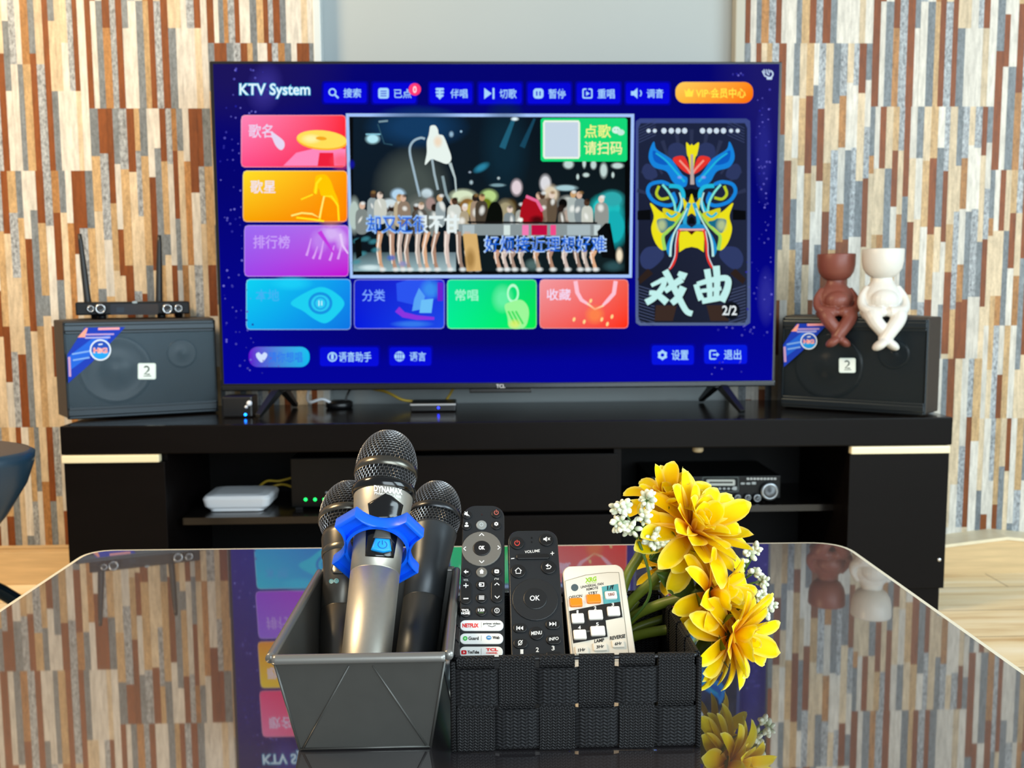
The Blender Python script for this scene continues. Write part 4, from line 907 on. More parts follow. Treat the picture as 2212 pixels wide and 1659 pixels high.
for a, b, r in ((1534, 1074, .0075), (1546, 1075, .0045), (1568, 1074, .0065), (1591, 1073, .0075), (1613, 1073, .0075), (1633, 1074, .009), (1660, 1060, .0205), (1416, 1048, .010)):
    c = at_y(a, b, yA); MX = Matrix.Translation(c) @ Matrix.Rotation(pi / 2, 4, 'X')
    kn = part(MB().lathe([(r, -.001), (r, .009), (r * .82, .0115), (0, .0118)], 24, 0, MX), 'knob', [m_knob], am)
    if r > .006: part(MB().lathe([(r * 1.0, .0088), (r * .97, .0112), (r * .72, .0122), (r * .68, .0116)], 24, 0, MX, cap=False), 'knob_ring', [mat('knob_metal', '#8f9498', .3, metal=.9)], am, parent=kn)

# ================================================================ LOUNGE CHAIR (edge of it)
m_lea = mat('navy_leather', '#1c3648', .32, spec=.55, bump=.2, bscale=260); m_leg = mat('dark_blue_metal', '#14242f', .22, metal=.7); m_seat = mat('seat_pad', '#4a423e', .6)
lc = thing('bowl_chair', 'dark navy bowl-shaped seat cut off by the left edge', 'chair', (-.985, 1.5, 0))
cxx, cyy, zs = -.992, 1.50, .432
prof = [(0.0, .200), (.05, .203), (.10, .224), (.16, .268), (.21, .325), (.245, .380), (.258, .416), (.260, .432), (.252, .436)]
part(MB().lathe([(r, z) for r, z in prof], 56, 0, Matrix.Translation((cxx, cyy, 0)) @ Matrix.Diagonal((1, .55, 1, 1)), cap=False), 'shell', [m_lea], lc)
part(MB().lathe([(.253, .435), (.24, .4385), (.12, .442), (0, .443)], 56, 0, Matrix.Translation((cxx, cyy, 0)) @ Matrix.Diagonal((1, .55, 1, 1)), cap=False), 'seat_pad', [m_seat], lc)
part(MB().tube([(cxx, cyy, .20), (cxx, cyy, .10)], .03, 20), 'column', [m_leg], lc)
for k in range(4):
    a = radians(-30 + 90 * k); d = Vector((cos(a), sin(a), 0))
    pts = [Vector((cxx, cyy, .19)) + d * .02, Vector((cxx, cyy, .18)) + d * .14, Vector((cxx, cyy, .145)) + d * .21, Vector((cxx, cyy, .012)) + d * .34]
    part(MB().tube(spline(pts, 5, False), .013, 10), 'leg', [m_leg], lc)
# ================================================================ COFFEE TABLE
ZT = 0.37
def glass_mat():
    m = bpy.data.materials.new('dark_table_glass'); m.use_nodes = True; nt = m.node_tree; N = nt.nodes.new; L = nt.links.new
    b = nt.nodes['Principled BSDF']; b.inputs['Base Color'].default_value = (*hx('#332f31'), 1); b.inputs['Roughness'].default_value = .35; inp(b, ('Specular IOR Level',), .3)
    g = N('ShaderNodeBsdfGlossy'); g.inputs['Roughness'].default_value = .022; g.inputs['Color'].default_value = (.93, .92, .92, 1)
    f = N('ShaderNodeFresnel'); f.inputs['IOR'].default_value = 4.2
    mx = N('ShaderNodeMixShader'); L(f.outputs[0], mx.inputs[0]); L(b.outputs[0], mx.inputs[1]); L(g.outputs[0], mx.inputs[2])
    L(mx.outputs[0], nt.nodes['Material Output'].inputs[0]); return m
m_tg = glass_mat(); m_edge = mat('polished_glass_edge', '#e6e3cf', .35, spec=.6)
tb = thing('coffee_table', 'low coffee table with mirror-dark glass top holding the pan and basket', 'coffee table', (-.022, .74, 0))
def rpoly(pts, rs, n=8):
    out = []; m = len(pts)
    for i in range(m):
        p, a, b = Vector(pts[i]), Vector(pts[i - 1]), Vector(pts[(i + 1) % m]); r = rs[i]
        u, v = (a - p).normalized(), (b - p).normalized(); p0, p1 = p + u * r, p + v * r
        for k in range(n + 1):
            t = k / n; q = p0 * (1 - t) ** 2 + p * 2 * t * (1 - t) + p1 * t * t; out.append((q.x, q.y))
    return out
tp = rpoly([(-.494, .30), (.449, .30), (.451, 1.137), (-.495, 1.150)], [.04, .04, .045, .035])
cxm = (-.022, .73)
ti = rpoly([(-.4885, .306), (.4435, .306), (.4455, 1.1305), (-.4895, 1.1435)], [.037, .037, .042, .032])
t_ = part(MB().prism(ti, ZT - .008, ZT), 'glass_top', [m_tg], tb)
ib = [(cxm[0] + (x - cxm[0]) * 1.003, cxm[1] + (y - cxm[1]) * 1.003) for x, y in tp]
eb = MB(); n_ = len(tp); vs = []
for pl, z in ((ti, ZT), (tp, ZT - .0008), (ib, ZT - .0028), (ib, ZT - .0062), (ti, ZT - .008)): vs += [(x, y, z) for x, y in pl]
eb.add(vs, [(k * n_ + i, (k + 1) * n_ + i, (k + 1) * n_ + (i + 1) % n_, k * n_ + (i + 1) % n_) for k in range(4) for i in range(n_)], 0, False)
part(eb, 'bevelled_edge', [m_edge], tb)
m_tw = mat('table_frame', '#1a1514', .4)
part(MB().box((-.44, .36, ZT - .07), (.395, 1.08, ZT - .0082)), 'apron', [m_tw], tb, bevel=.003)
for x in (-.42, .34):
    for y in (.37, 1.03): part(MB().box((x, y, 0), (x + .045, y + .045, ZT - .07)), 'leg', [m_tw], tb, bevel=.002)

# ================================================================ LOAF PAN
m_pan = mat('pan_grey_coating', '#4d4c48', .36, metal=.35, spec=.5, noise=.05, nscale=60)
Z0 = ZT + .0006
pan = thing('loaf_pan', 'dark grey metal loaf pan holding three microphones', 'pan', (-.0855, .70, ZT))
ZR = .4445; RIM = (-.1440, -.0275, .6085, .800); BOT = (-.131, -.040, .6245, .785)
def pan_pt(c, f, ins=0.0):
    """c: 0..3 corner (front-left, front-right, back-right, back-left), f: height fraction"""
    lx = BOT[0] + (RIM[0] - BOT[0]) * f + ins; hx_ = BOT[1] + (RIM[1] - BOT[1]) * f - ins; ly = BOT[2] + (RIM[2] - BOT[2]) * f + ins; hy = BOT[3] + (RIM[3] - BOT[3]) * f - ins
    return Vector(((lx, ly), (hx_, ly), (hx_, hy), (lx, hy))[c]).to_3d() + Vector((0, 0, Z0 + (ZR - Z0) * f))
w = MB(); vs = [pan_pt(c, f) for f in (0, 1) for c in range(4)] + [pan_pt(c, f, .0012) + Vector((0, 0, .0012 if f == 0 else 0)) for f in (0, 1) for c in range(4)]
fs = []
for c in range(4):
    d = (c + 1) % 4; fs += [(c, d, 4 + d, 4 + c), (8 + d, 8 + c, 12 + c, 12 + d), (4 + c, 4 + d, 12 + d, 12 + c)]
fs += [(3, 2, 1, 0), (8, 9, 10, 11)]
pw = part(w.add(vs, fs), 'body', [m_pan], pan, bevel=.0006)
rim = MB()
for c in range(4):
    a, b = pan_pt(c, 1), pan_pt((c + 1) % 4, 1); o = (Vector((0, -.0018, 0)), Vector((.0018, 0, 0)), Vector((0, .0018, 0)), Vector((-.0018, 0, 0)))[c]
    t = (b - a).normalized() * .0015; rim.tube([a + o + t * .2 - Vector((0, 0, .0010)), a + o + t * 2 - Vector((0, 0, .0010)), b + o - t * 2 - Vector((0, 0, .0010)), b + o - t * .2 - Vector((0, 0, .0010))], .0034, 14)
part(rim, 'rolled_rim', [mat('pan_rim_lit', '#8b8984', .3, metal=.6)], pan)  # paler than the pan: light caught by the rim is put into its colour
fl = MB(); pf0 = pan_pt(0, 0); nf = (pan_pt(1, 0) - pf0).cross(pan_pt(0, 1) - pf0).normalized()
for q in (((654, 1618), (754, 1438)), ((921, 1609), (805, 1438))):
    a, b = [at_plane(*p_, pf0, nf) for p_ in q]; a += nf * .0000; b += nf * .0; fl.tube([a, a.lerp(b, .5), b], [.0009, .0008, .0006], 8)
for c, d in ((0, 1), (1, 2), (2, 3), (3, 0)): fl.tube([pan_pt(c, .0) , pan_pt(c, .93)], .0010, 8); fl.tube([pan_pt(c, .012), pan_pt(d, .012)], .0009, 8)
part(fl, 'folded_seam', [m_pan], pan)

# ================================================================ MICROPHONES
m_wire = mat('grille_wire', '#b0b0b2', .32, metal=.9); m_gin = mat('grille_foam', '#050506', .9)
def mic(label, tip, tipY, low, lowY, L, sc, yk, m_body, m_ring, extras):
    """yk: dict of photo rows measured on the front of the microphone"""
    T, Q = at_y(*tip, tipY), at_y(*low, lowY); d = (T - Q).normalized(); v = (T - EYE).normalized(); ex = v.cross(d).normalized(); ey = d.cross(ex)
    B = T - d * L
    R = Matrix((ex, ey, d)).transposed()
    t = thing('microphone', label, 'microphone', B, R)
    M = ROOTM[t.name]; inv = M.inverted()
    def s_of(y, r):          # height along the axis of the front point seen on photo row y
        lo, hi = 0.0, L
        for _ in range(40):
            md = (lo + hi) / 2; P = M @ Vector((0, -r, md)); w_ = P - EYE; k = w_.dot(_fw); yy = IH / 2 - FPX * w_.dot(_up) / k
            if yy > y: lo = md
            else: hi = md
        return (lo + hi) / 2
    hr = sc['head']; s1, s2, s3, s4 = s_of(yk['ring_top'], hr), s_of(yk['ring_bot'], hr), s_of(yk['low_bot'], hr * .96), s_of(yk['collar'], hr * .93)
    dome = lambda s: (s - s1) / (L - s1)
    def prof_up():
        out = []
        for k in range(19):
            a = k / 18 * pi / 2; out.append((hr * .985 * cos(a) ** .82 if k < 18 else .0008, s1 + (L - s1) * sin(a) ** 1.06))
        return out
    up = prof_up(); lo_ = [(sc['neck'] + (hr * .975 - sc['neck']) * (k / 7) ** .65, s3 + (s2 - s3) * k / 7) for k in range(8)]
    g = MB(); g.lathe(up, 40, 0, Matrix.Scale(.97, 4, Vector((1, 0, 0))) @ Matrix.Scale(.97, 4, Vector((0, 1, 0)))); g.lathe([(r * .97, s) for r, s in lo_], 40, 0)
    part(g, 'grille_lining', [m_gin], t, world=False)
    def brick(prof, rows, n, flare=False):
        ss = [0]
        for a, b in zip(prof, prof[1:]): ss.append(ss[-1] + sqrt((a[0] - b[0]) ** 2 + (a[1] - b[1]) ** 2))
        def at(q):
            q *= ss[-1]
            for i in range(len(ss) - 1):
                if q <= ss[i + 1] + 1e-12:
                    f = (q - ss[i]) / max(1e-9, ss[i + 1] - ss[i]); return prof[i][0] + (prof[i + 1][0] - prof[i][0]) * f, prof[i][1] + (prof[i + 1][1] - prof[i][1]) * f
            return prof[-1]
        mb = MB(); vs, fs = [], []
        for j in range(rows + 1):
            r, s = at(j / rows * .985)
            for k in range(2 * n): a = pi * k / n + .02 * j; vs.append((r * cos(a), r * sin(a), s))
        for j in range(rows):
            for k in range(n):
                o = 2 * k + (j % 2); I = lambda jj, kk: jj * 2 * n + kk % (2 * n)
                fs.append((I(j, o), I(j, o + 1), I(j, o + 2), I(j + 1, o + 2), I(j + 1, o + 1), I(j + 1, o)))
        mb.add(vs, fs, 0, False); return mb
    for prof, rows in ((up, 18), (lo_, max(4, int((s2 - s3) / .0022)))):
        o = part(brick(prof, rows, 42), 'grille', [m_wire], t, world=False)
        wf = o.modifiers.new('wires', 'WIREFRAME'); wf.thickness = .00062; wf.use_even_offset = False
    part(MB().lathe([(hr * .97, s2 - .0004), (hr * 1.012, s2), (hr * 1.016, (s1 + s2) / 2), (hr * 1.008, s1), (hr * .97, s1 + .0004)], 48, 0, cap=False), 'grille_band', [m_ring], t, world=False)
    body = sc['body'](L, s3, s4, s_of); part(MB().lathe(body, 56, 0), 'body', [m_body], t, world=False)
    def onskin(rf, off=.0002):
        """photo pixel -> point just over the skin of the microphone"""
        def f(a, b, h):
            o_ = inv @ EYE; dr = (inv.to_3x3() @ ray(a, b)); 
            lo = 0; r = None; tt = None
            # ray against a cylinder whose radius follows the profile (two refinements)
            r = rf(s_of(b, .02))
            for _ in range(3):
                A = dr.x ** 2 + dr.y ** 2; Bq = o_.x * dr.x + o_.y * dr.y; Cq = o_.x ** 2 + o_.y ** 2 - r * r; D = max(Bq * Bq - A * Cq, 0)
                tt = (-Bq - sqrt(D)) / A; P = o_ + dr * tt; r = rf(P.z)
            n = Vector((P.x, P.y, 0)).normalized(); return Vector((n.x * r, n.y * r, P.z)) + n * (off + h)
        return f
    def rad(s):
        for (r0, z0), (r1, z1) in zip(body, body[1:]):
            if min(z0, z1) <= s <= max(z0, z1) and z1 != z0: return r0 + (r1 - r0) * (s - z0) / (z1 - z0)
        return body[-1][0]
    extras(t, onskin(rad), s_of, rad, (s3, s4, L))
    return t
m_silver = mat('brushed_champagne', '#b9b5aa', .4, metal=.85, noise=.03, nscale=300, aniso=.3)
m_ringd = mat('grille_band_metal', '#6a675f', .28, metal=.95); m_glossblk = mat('gloss_black', '#0a0b0c', .14, spec=.6)
m_sil_rubber = mat('blue_silicone', '#0a62f6', .36, spec=.45)
m_print = mat('skin_print', '#ffffff', .4, attr=True)
def ex_center(t, f, s_of, rad, S):
    s3, s4, L = S
    part(MB().lathe([(rad(s4 + .001) + .0006, s4 - .0008), (rad(s4) + .0018, s4 + .0008), (.0268, s3 - .0016), (.0262, s3 + .0004), (.0245, s3 + .0008)], 56, 0, cap=False), 'neck_ring', [m_glossblk], t, world=False)
    s = MB(); p = Pen(s, f); p.text('DYNAMAX', 808, 1048, 869, 1061, hx('#f6f6f2'), .04, skew=8); p.text('PHWLDX-U88', 809, 1062, 866, 1068, hx('#e4e4de'), .03, skew=9)
    part(s, 'brand_lettering', [m_print], t, world=False)
    hp = [(796, 1089), (832, 1067), (845, 1072), (869, 1092), (862, 1122), (800, 1122)]
    s = MB(); grid_patch(s, f, hp, .0003, .0014); part(s, 'badge', [m_glossblk], t, world=False)
    sw = [(792, 1140), (860, 1142), (849, 1206), (790, 1202)]
    s = MB(); grid_patch(s, f, sw, .0001, .0010); sp = part(s, 'switch_panel', [m_glossblk], t, world=False)
    s = MB(); grid_patch(s, f, [(812, 1145), (840, 1146), (843, 1166), (806, 1164)], .0010, .0018); part(s, 'slider', [mat('switch_grey', '#4a4844', .4)], t, sp, world=False)
    s = MB(); grid_patch(s, f, [(811, 1166), (838, 1168), (841, 1193), (826, 1196), (803, 1191)], .0012, .0042); bt = part(s, 'power_button', [mat('button_blue', '#0a9cf0', .45)], t, sp, world=False)
    bt['label'] = 'bright blue power button'
    s = MB(); p = Pen(s, f, lay=.0043); c = hx('#0a5cae'); p.ring(824, 1181, 7, 8.6, c, -60, 240); p.line([(824, 1172), (824, 1181)], 1.6, c); part(s, 'power_symbol', [m_print], t, bt, world=False)
    # four-lobed anti-roll ring, tilted on the neck
    sr = s_of(1157, 0.0) - .0045; MX = Matrix.Translation((0, 0, sr)) @ Matrix.Rotation(radians(-24), 4, 'X') @ Matrix.Rotation(radians(2), 4, 'Y')
    Ro, Ri, hgt = .0405, .0236, .012
    def star(th, k=1.0, sub=0.0):
        q = abs(cos(2 * (th)));  # lobes on the diagonals
        dl = abs(((th + pi / 4) % (pi / 2)) - pi / 4); Rm = .0264; tip = radians(15); px_ = Ro * cos(pi / 4 - tip)
        c_ = (Ro * Ro - Rm * Rm) / (2 * (px_ - Rm)); q_ = c_ - Rm; disc = q_ * q_ - (c_ * sin(dl)) ** 2
        rr = c_ * cos(dl) - sqrt(disc) if dl < pi / 4 - tip and disc > 0 else Ro * cos(tip) / cos(pi / 4 - dl)
        return rr * k - sub
    n = 96; vs, fs = [], []
    prof = [(lambda a: Ri, -hgt), (lambda a: Ri - .0006, -hgt * .45), (lambda a: Ri - .0008, 0.0), (lambda a: star(a, 1, .0012), 0.0), (lambda a: star(a), -.0016), (lambda a: star(a), -hgt + .001),
            (lambda a: star(a, 1, .0010), -hgt), (lambda a: star(a, 1, .0026), -hgt), (lambda a: max(star(a, 1, .0032), Ri + .0026), -hgt + .005), (lambda a: Ri + .0028, -hgt + .005), (lambda a: Ri + .0026, -hgt)]
    m_ = len(prof)
    for fnr, z in prof:
        for k in range(n): a = 2 * pi * k / n; vs.append(MX @ Vector((fnr(a) * cos(a), fnr(a) * sin(a), z)))
    for i in range(m_):
        j = (i + 1) % m_
        for k in range(n): l = (k + 1) % n; fs.append((i * n + k, i * n + l, j * n + l, j * n + k))
    o = part(MB().add(vs, fs, 0, True), 'anti_roll_ring', [m_sil_rubber], t, world=False); o['label'] = 'blue four-lobed rubber ring'
    o.modifiers.new('edge', 'EDGE_SPLIT').split_angle = radians(50)
def grid_patch(mb, f, pts, h0, h1, bev=.14):
    """raised plate following the skin: polygon of photo pixels, sides from h0 up to h1"""
    cx = sum(p[0] for p in pts) / len(pts); cy = sum(p[1] for p in pts) / len(pts)
    dn = []
    for i in range(len(pts)):
        a, b = pts[i], pts[(i + 1) % len(pts)]
        for k in range(6): dn.append((a[0] + (b[0] - a[0]) * k / 6, a[1] + (b[1] - a[1]) * k / 6))
    n = len(dn); vs, fs = [], []
    for q, h in ((1.0, h0), (1.0, h0 + (h1 - h0) * .7), (1 - bev, h1), (.66, h1), (.33, h1)):
        vs += [f(cx + (x - cx) * q, cy + (y - cy) * q, h) for x, y in dn]
    vs.append(f(cx, cy, h1))
    for i in range(4):
        for k in range(n): l = (k + 1) % n; fs.append((i * n + k, (i + 1) * n + k, (i + 1) * n + l, i * n + l))
    for k in range(n): fs.append((4 * n + k, 5 * n, 4 * n + (k + 1) % n))
    mb.add(vs, fs, 0, True)
def body_center(L, s3, s4, s_of):
    sg = s_of(1219, .0205)
    return [(.0005, 0), (.0155, 0), (.0180, .003), (.0185, .02), (.0196, sg - .0006), (.0191, sg - .0003), (.0191, sg + .0003), (.0197, sg + .0006), (.0203, s_of(1150, .021)), (.0226, s_of(1092, .0226)), (.0246, s4 - .0005), (.0243, s4 + .002), (.0235, s3 - .001), (.021, s3)]
mic('silver microphone in the middle of the pan with blue four-lobed ring', (843, 937), .80, (793, 1400), .685, .228, {'head': .0262, 'neck': .0225, 'body': body_center},
    dict(ring_top=984, ring_bot=1001, low_bot=1031, collar=1047), m_silver, m_ringd, ex_center)
def body_side(sg_y):
    def fn(L, s3, s4, s_of):
        sg = s_of(sg_y, .018); b = .6
        return [(.0005, 0), (.014, 0), (.0160, .003), (.0165, .02), (.0172, sg - .0006), (.0167, sg - .0003), (.0167, sg + .0003), (.0173, sg + .0006), (.0180, sg + (s4 - sg) * .5), (.0208, s4 - .012), (.0222, s4 - .002), (.0222, s4), (.0214, s3 - .001), (.019, s3)]
    return fn
def ex_left(t, f, s_of, rad, S):
    s3, s4, L = S
    part(MB().lathe([(rad(s4 - .018) + .0001, s4 - .019), (rad(s4 - .018) + .0007, s4 - .018), (rad(s4 - .014) + .0007, s4 - .014), (rad(s4 - .013) + .0001, s4 - .013)], 48, 0, cap=False), 'neck_ring', [m_ringd], t, world=False)
    s = MB(); grid_patch(s, f, [(716, 1232), (722, 1216), (730, 1211), (739, 1218), (746, 1234), (742, 1240), (720, 1240)], .0001, .0012); part(s, 'badge', [mat('badge_metal', '#6f6d68', .2, metal=.9)], t, world=False)
    s = MB(); p = Pen(s, f); c = hx('#3f8c9a'); p.oval(716, 1256, 5, 5, c); p.ring(727, 1255, 3, 5.4, c); p.rr(719, 1253, 732, 1258, 2, c); part(s, 'logo_print', [m_print], t, world=False)
def ex_right(t, f, s_of, rad, S): pass
m_gun = mat('gunmetal', '#5d5a54', .33, metal=.85); m_satin = mat('satin_black', '#474b4e', .38, metal=.5, spec=.5)
mic('dark gunmetal microphone at the left of the pan, partly behind the silver one', (758, 1047), .845, (733, 1400), .735, .185, {'head': .0262, 'neck': .021, 'body': body_side(1300)},
    dict(ring_top=1084, ring_bot=1098, low_bot=1122, collar=1135), m_gun, m_ringd, ex_left)
mic('satin black microphone at the right of the pan beside the remotes', (948, 1048), .865, (900, 1400), .745, .185, {'head': .0243, 'neck': .0205, 'body': body_side(1277)},
    dict(ring_top=1080, ring_bot=1093, low_bot=1117, collar=1122), m_satin, mat('dark_band', '#47484a', .3, metal=.9), ex_right)

# ================================================================ WOVEN BASKET
def web_mat(name, per, fz, lo, hi, bump):
    m = bpy.data.materials.new(name); m.use_nodes = True; nt = m.node_tree; N = nt.nodes.new; L = nt.links.new
    b = nt.nodes['Principled BSDF']; b.inputs['Roughness'].default_value = .55; inp(b, ('Specular IOR Level',), .2)
    ge = N('ShaderNodeTexCoord'); sp = N('ShaderNodeSeparateXYZ'); L(ge.outputs['Object'], sp.inputs[0])
    def mth(op, a, c=None, v=None):
        n = N('ShaderNodeMath'); n.operation = op
        L(a, n.inputs[0]) if not isinstance(a, float) else setattr(n.inputs[0], 'default_value', a)
        if c is not None: L(c, n.inputs[1])
        if v is not None: n.inputs[1].default_value = v
        return n.outputs[0]
    u = mth('ADD', sp.outputs[0], sp.outputs[1]); tri = mth('ABSOLUTE', mth('SUBTRACT', mth('FRACT', mth('MULTIPLY', u, v=1 / per)), v=.5))
    ph = mth('ADD', mth('MULTIPLY', sp.outputs[2], v=fz), mth('MULTIPLY', tri, v=7.5)); s1 = mth('SINE', ph)
    s2 = mth('SINE', mth('MULTIPLY', u, v=2 * pi / per * 2)); h = mth('ADD', mth('MULTIPLY', s1, v=.36), mth('MULTIPLY', s2, v=.14)); h = mth('ADD', h, v=.5)
    cr = N('ShaderNodeValToRGB'); L(h, cr.inputs[0]); e = cr.color_ramp.elements; e[0].position = .25; e[0].color = (*hx(lo), 1); e[1].position = .85; e[1].color = (*hx(hi), 1)
    L(cr.outputs[0], b.inputs['Base Color'])
    bp = N('ShaderNodeBump'); bp.inputs['Strength'].default_value = bump; bp.inputs['Distance'].default_value = .0008; L(h, bp.inputs['Height']); L(bp.outputs[0], b.inputs['Normal']); return m
m_webv = web_mat('nylon_web_upright', .0036, 2 * pi / .0021, '#060607', '#2b2a2b', .9)
m_webh = web_mat('nylon_web_band', .0052, 2 * pi / .0024, '#0c0c0d', '#222224', .7)
bk = thing('woven_basket', 'black woven strap basket holding three remotes and yellow flowers', 'basket', (.061, .685, ZT))
BX0, BX1, BY0, BY1, BZ0, BZ1 = -.0232, .1475, .6175, .752, ZT + .0008, .4375
cols = [(-.0205, .0055), (.0085, .0335), (.0365, .0610), (.0640, .0885), (.0920, .1165), (.1190, .1440)]
rows = [(.3735, .4010), (.4040, .4300)]
TH = .0011
def ribbon(mb, path, wa, wb, horiz):
    """path: list of (outward offset, z) or loop points; extruded between wa and wb"""
    pass
def upright(face, c0, c1, over_top):
    """strap from the floor up over the rim and down inside; face: (origin, along, outward)"""
    org, al, out = face; k1, k2 = (.0016, -.0004) if over_top else (-.0004, .0016)
    zs = [(BZ0 + .0002, k2 - .0006), (rows[0][0] + .004, k2), (rows[0][1] - .004, k2), (rows[0][1] + .0015, (k1 + k2) / 2), (rows[1][0] + .004, k1), (rows[1][1] - .003, k1), (rows[1][1] + .002, .0014)]
    path = spline(zs, 4, False) + [(BZ1 - .0035, .0017), (BZ1 - .001, .0019), (BZ1 + .0013, .0006), (BZ1 + .0016, -.0012), (BZ1 - .0005, -.0033), (BZ1 - .004, -.0036), (BZ1 - .012, -.0034), (BZ0 + .012, -.0034)]
    mb = MB(); n = len(path); vs = []
    for i, (z, d) in enumerate(path):
        z0, d0 = path[max(i - 1, 0)]; z1, d1 = path[min(i + 1, n - 1)]; L_ = sqrt((z1 - z0) ** 2 + (d1 - d0) ** 2); nz, nd = -(d1 - d0) / L_, (z1 - z0) / L_
        for w_ in (c0, c1):
            for q in (0, TH):
                P = org + al * w_ + out * (d + nd * (q - TH)) ; P.z = z + nz * (q - TH); vs.append(P)
    fs = []
    for i in range(n - 1):
        a, b = i * 4, i * 4 + 4; fs += [(a + 1, a + 3, b + 3, b + 1), (a, b, b + 2, a + 2), (a, a + 1, b + 1, b), (a + 2, b + 2, b + 3, a + 3)]
    mb.add(vs, fs, 0, True); o = part(mb, 'upright_strap', [m_webv], bk); o.modifiers.new('edge', 'EDGE_SPLIT').split_angle = radians(40)
F_front = (Vector((0, BY0, 0)), Vector((1, 0, 0)), Vector((0, -1, 0))); F_back = (Vector((0, BY1, 0)), Vector((1, 0, 0)), Vector((0, 1, 0)))
F_left = (Vector((BX0, 0, 0)), Vector((0, 1, 0)), Vector((-1, 0, 0))); F_right = (Vector((BX1, 0, 0)), Vector((0, 1, 0)), Vector((1, 0, 0)))
ycols = [(.6215, .6455), (.6500, .6745), (.6790, .7035), (.7080, .7325)]
for i, (a, b) in enumerate(cols): upright(F_front, a, b, i % 2 == 1); upright(F_back, a, b, i % 2 == 1)
for i, (a, b) in enumerate(ycols): upright(F_left, a, b, i % 2 == 0); upright(F_right, a, b, i % 2 == 0)
for r, (za, zb) in enumerate(rows):
    mb = MB(); loop = []; R_ = .004
    base = rrect(BX0, BY0, BX1, BY1, R_, 4); dense = []
    for i in range(len(base)):
        a, b = Vector(base[i]), Vector(base[(i + 1) % len(base)]); m_ = max(1, int((b - a).length / .002))
        for k in range(m_): dense.append(a.lerp(b, k / m_))
    def off(P):
        front = abs(P.y - BY0) < .002 or abs(P.y - BY1) < .002
        lst, v, par = (cols, P.x, 1) if front else (ycols, P.y, 0)
        for i, (a, b) in enumerate(lst):
            if a - .0015 <= v <= b + .0015:
                over = ((i % 2 == par) == (r == 1)); e = min(v - a + .0015, b + .0015 - v) / .003; e = min(1, e)
                return .0006 + ((-.0012 if over else .0012) * e)
        return .0008
    offs = [off(P) for P in dense]; n = len(dense)
    for _ in range(2): offs = [(offs[i - 1] + 2 * offs[i] + offs[(i + 1) % n]) / 4 for i in range(n)]
    vs, fs = [], []
    for i, P in enumerate(dense):
        t = (dense[(i + 1) % n] - dense[i - 1]).normalized(); o_ = Vector((t.y, -t.x))
        for z in (za, zb):
            for q in (0, -TH): Q = P + o_ * (offs[i] + q); vs.append((Q.x, Q.y, z))
    for i in range(n):
        a, b = 4 * i, 4 * ((i + 1) % n); fs += [(a, b, b + 2, a + 2), (a + 1, a + 3, b + 3, b + 1), (a + 2, b + 2, b + 3, a + 3), (a, a + 1, b + 1, b)]
    mb.add(vs, fs, 0, True); o = part(mb, 'band_strap', [m_webh], bk); o.modifiers.new('edge', 'EDGE_SPLIT').split_angle = radians(40)
wr = MB(); lp2 = [Vector((x, y, BZ1 - .001)) for x, y in rrect(BX0 + .0008, BY0 + .0008, BX1 - .0008, BY1 - .0008, .005, 5)]; wr.tube(lp2 + [lp2[0], lp2[1]], .0016, 8)
part(wr, 'rim_wire', [m_blk], bk)
for x, y in ((BX0, BY0), (BX1, BY0), (BX1, BY1), (BX0, BY1)):
    part(MB().tube([(x, y, BZ0), (x, y, BZ1 - .002)], .0021, 8), 'corner_piping', [m_webv], bk)
part(MB().box((BX0 + .002, BY0 + .002, BZ0), (BX1 - .002, BY1 - .002, BZ0 + .0012)), 'floor_panel', [m_webh], bk)
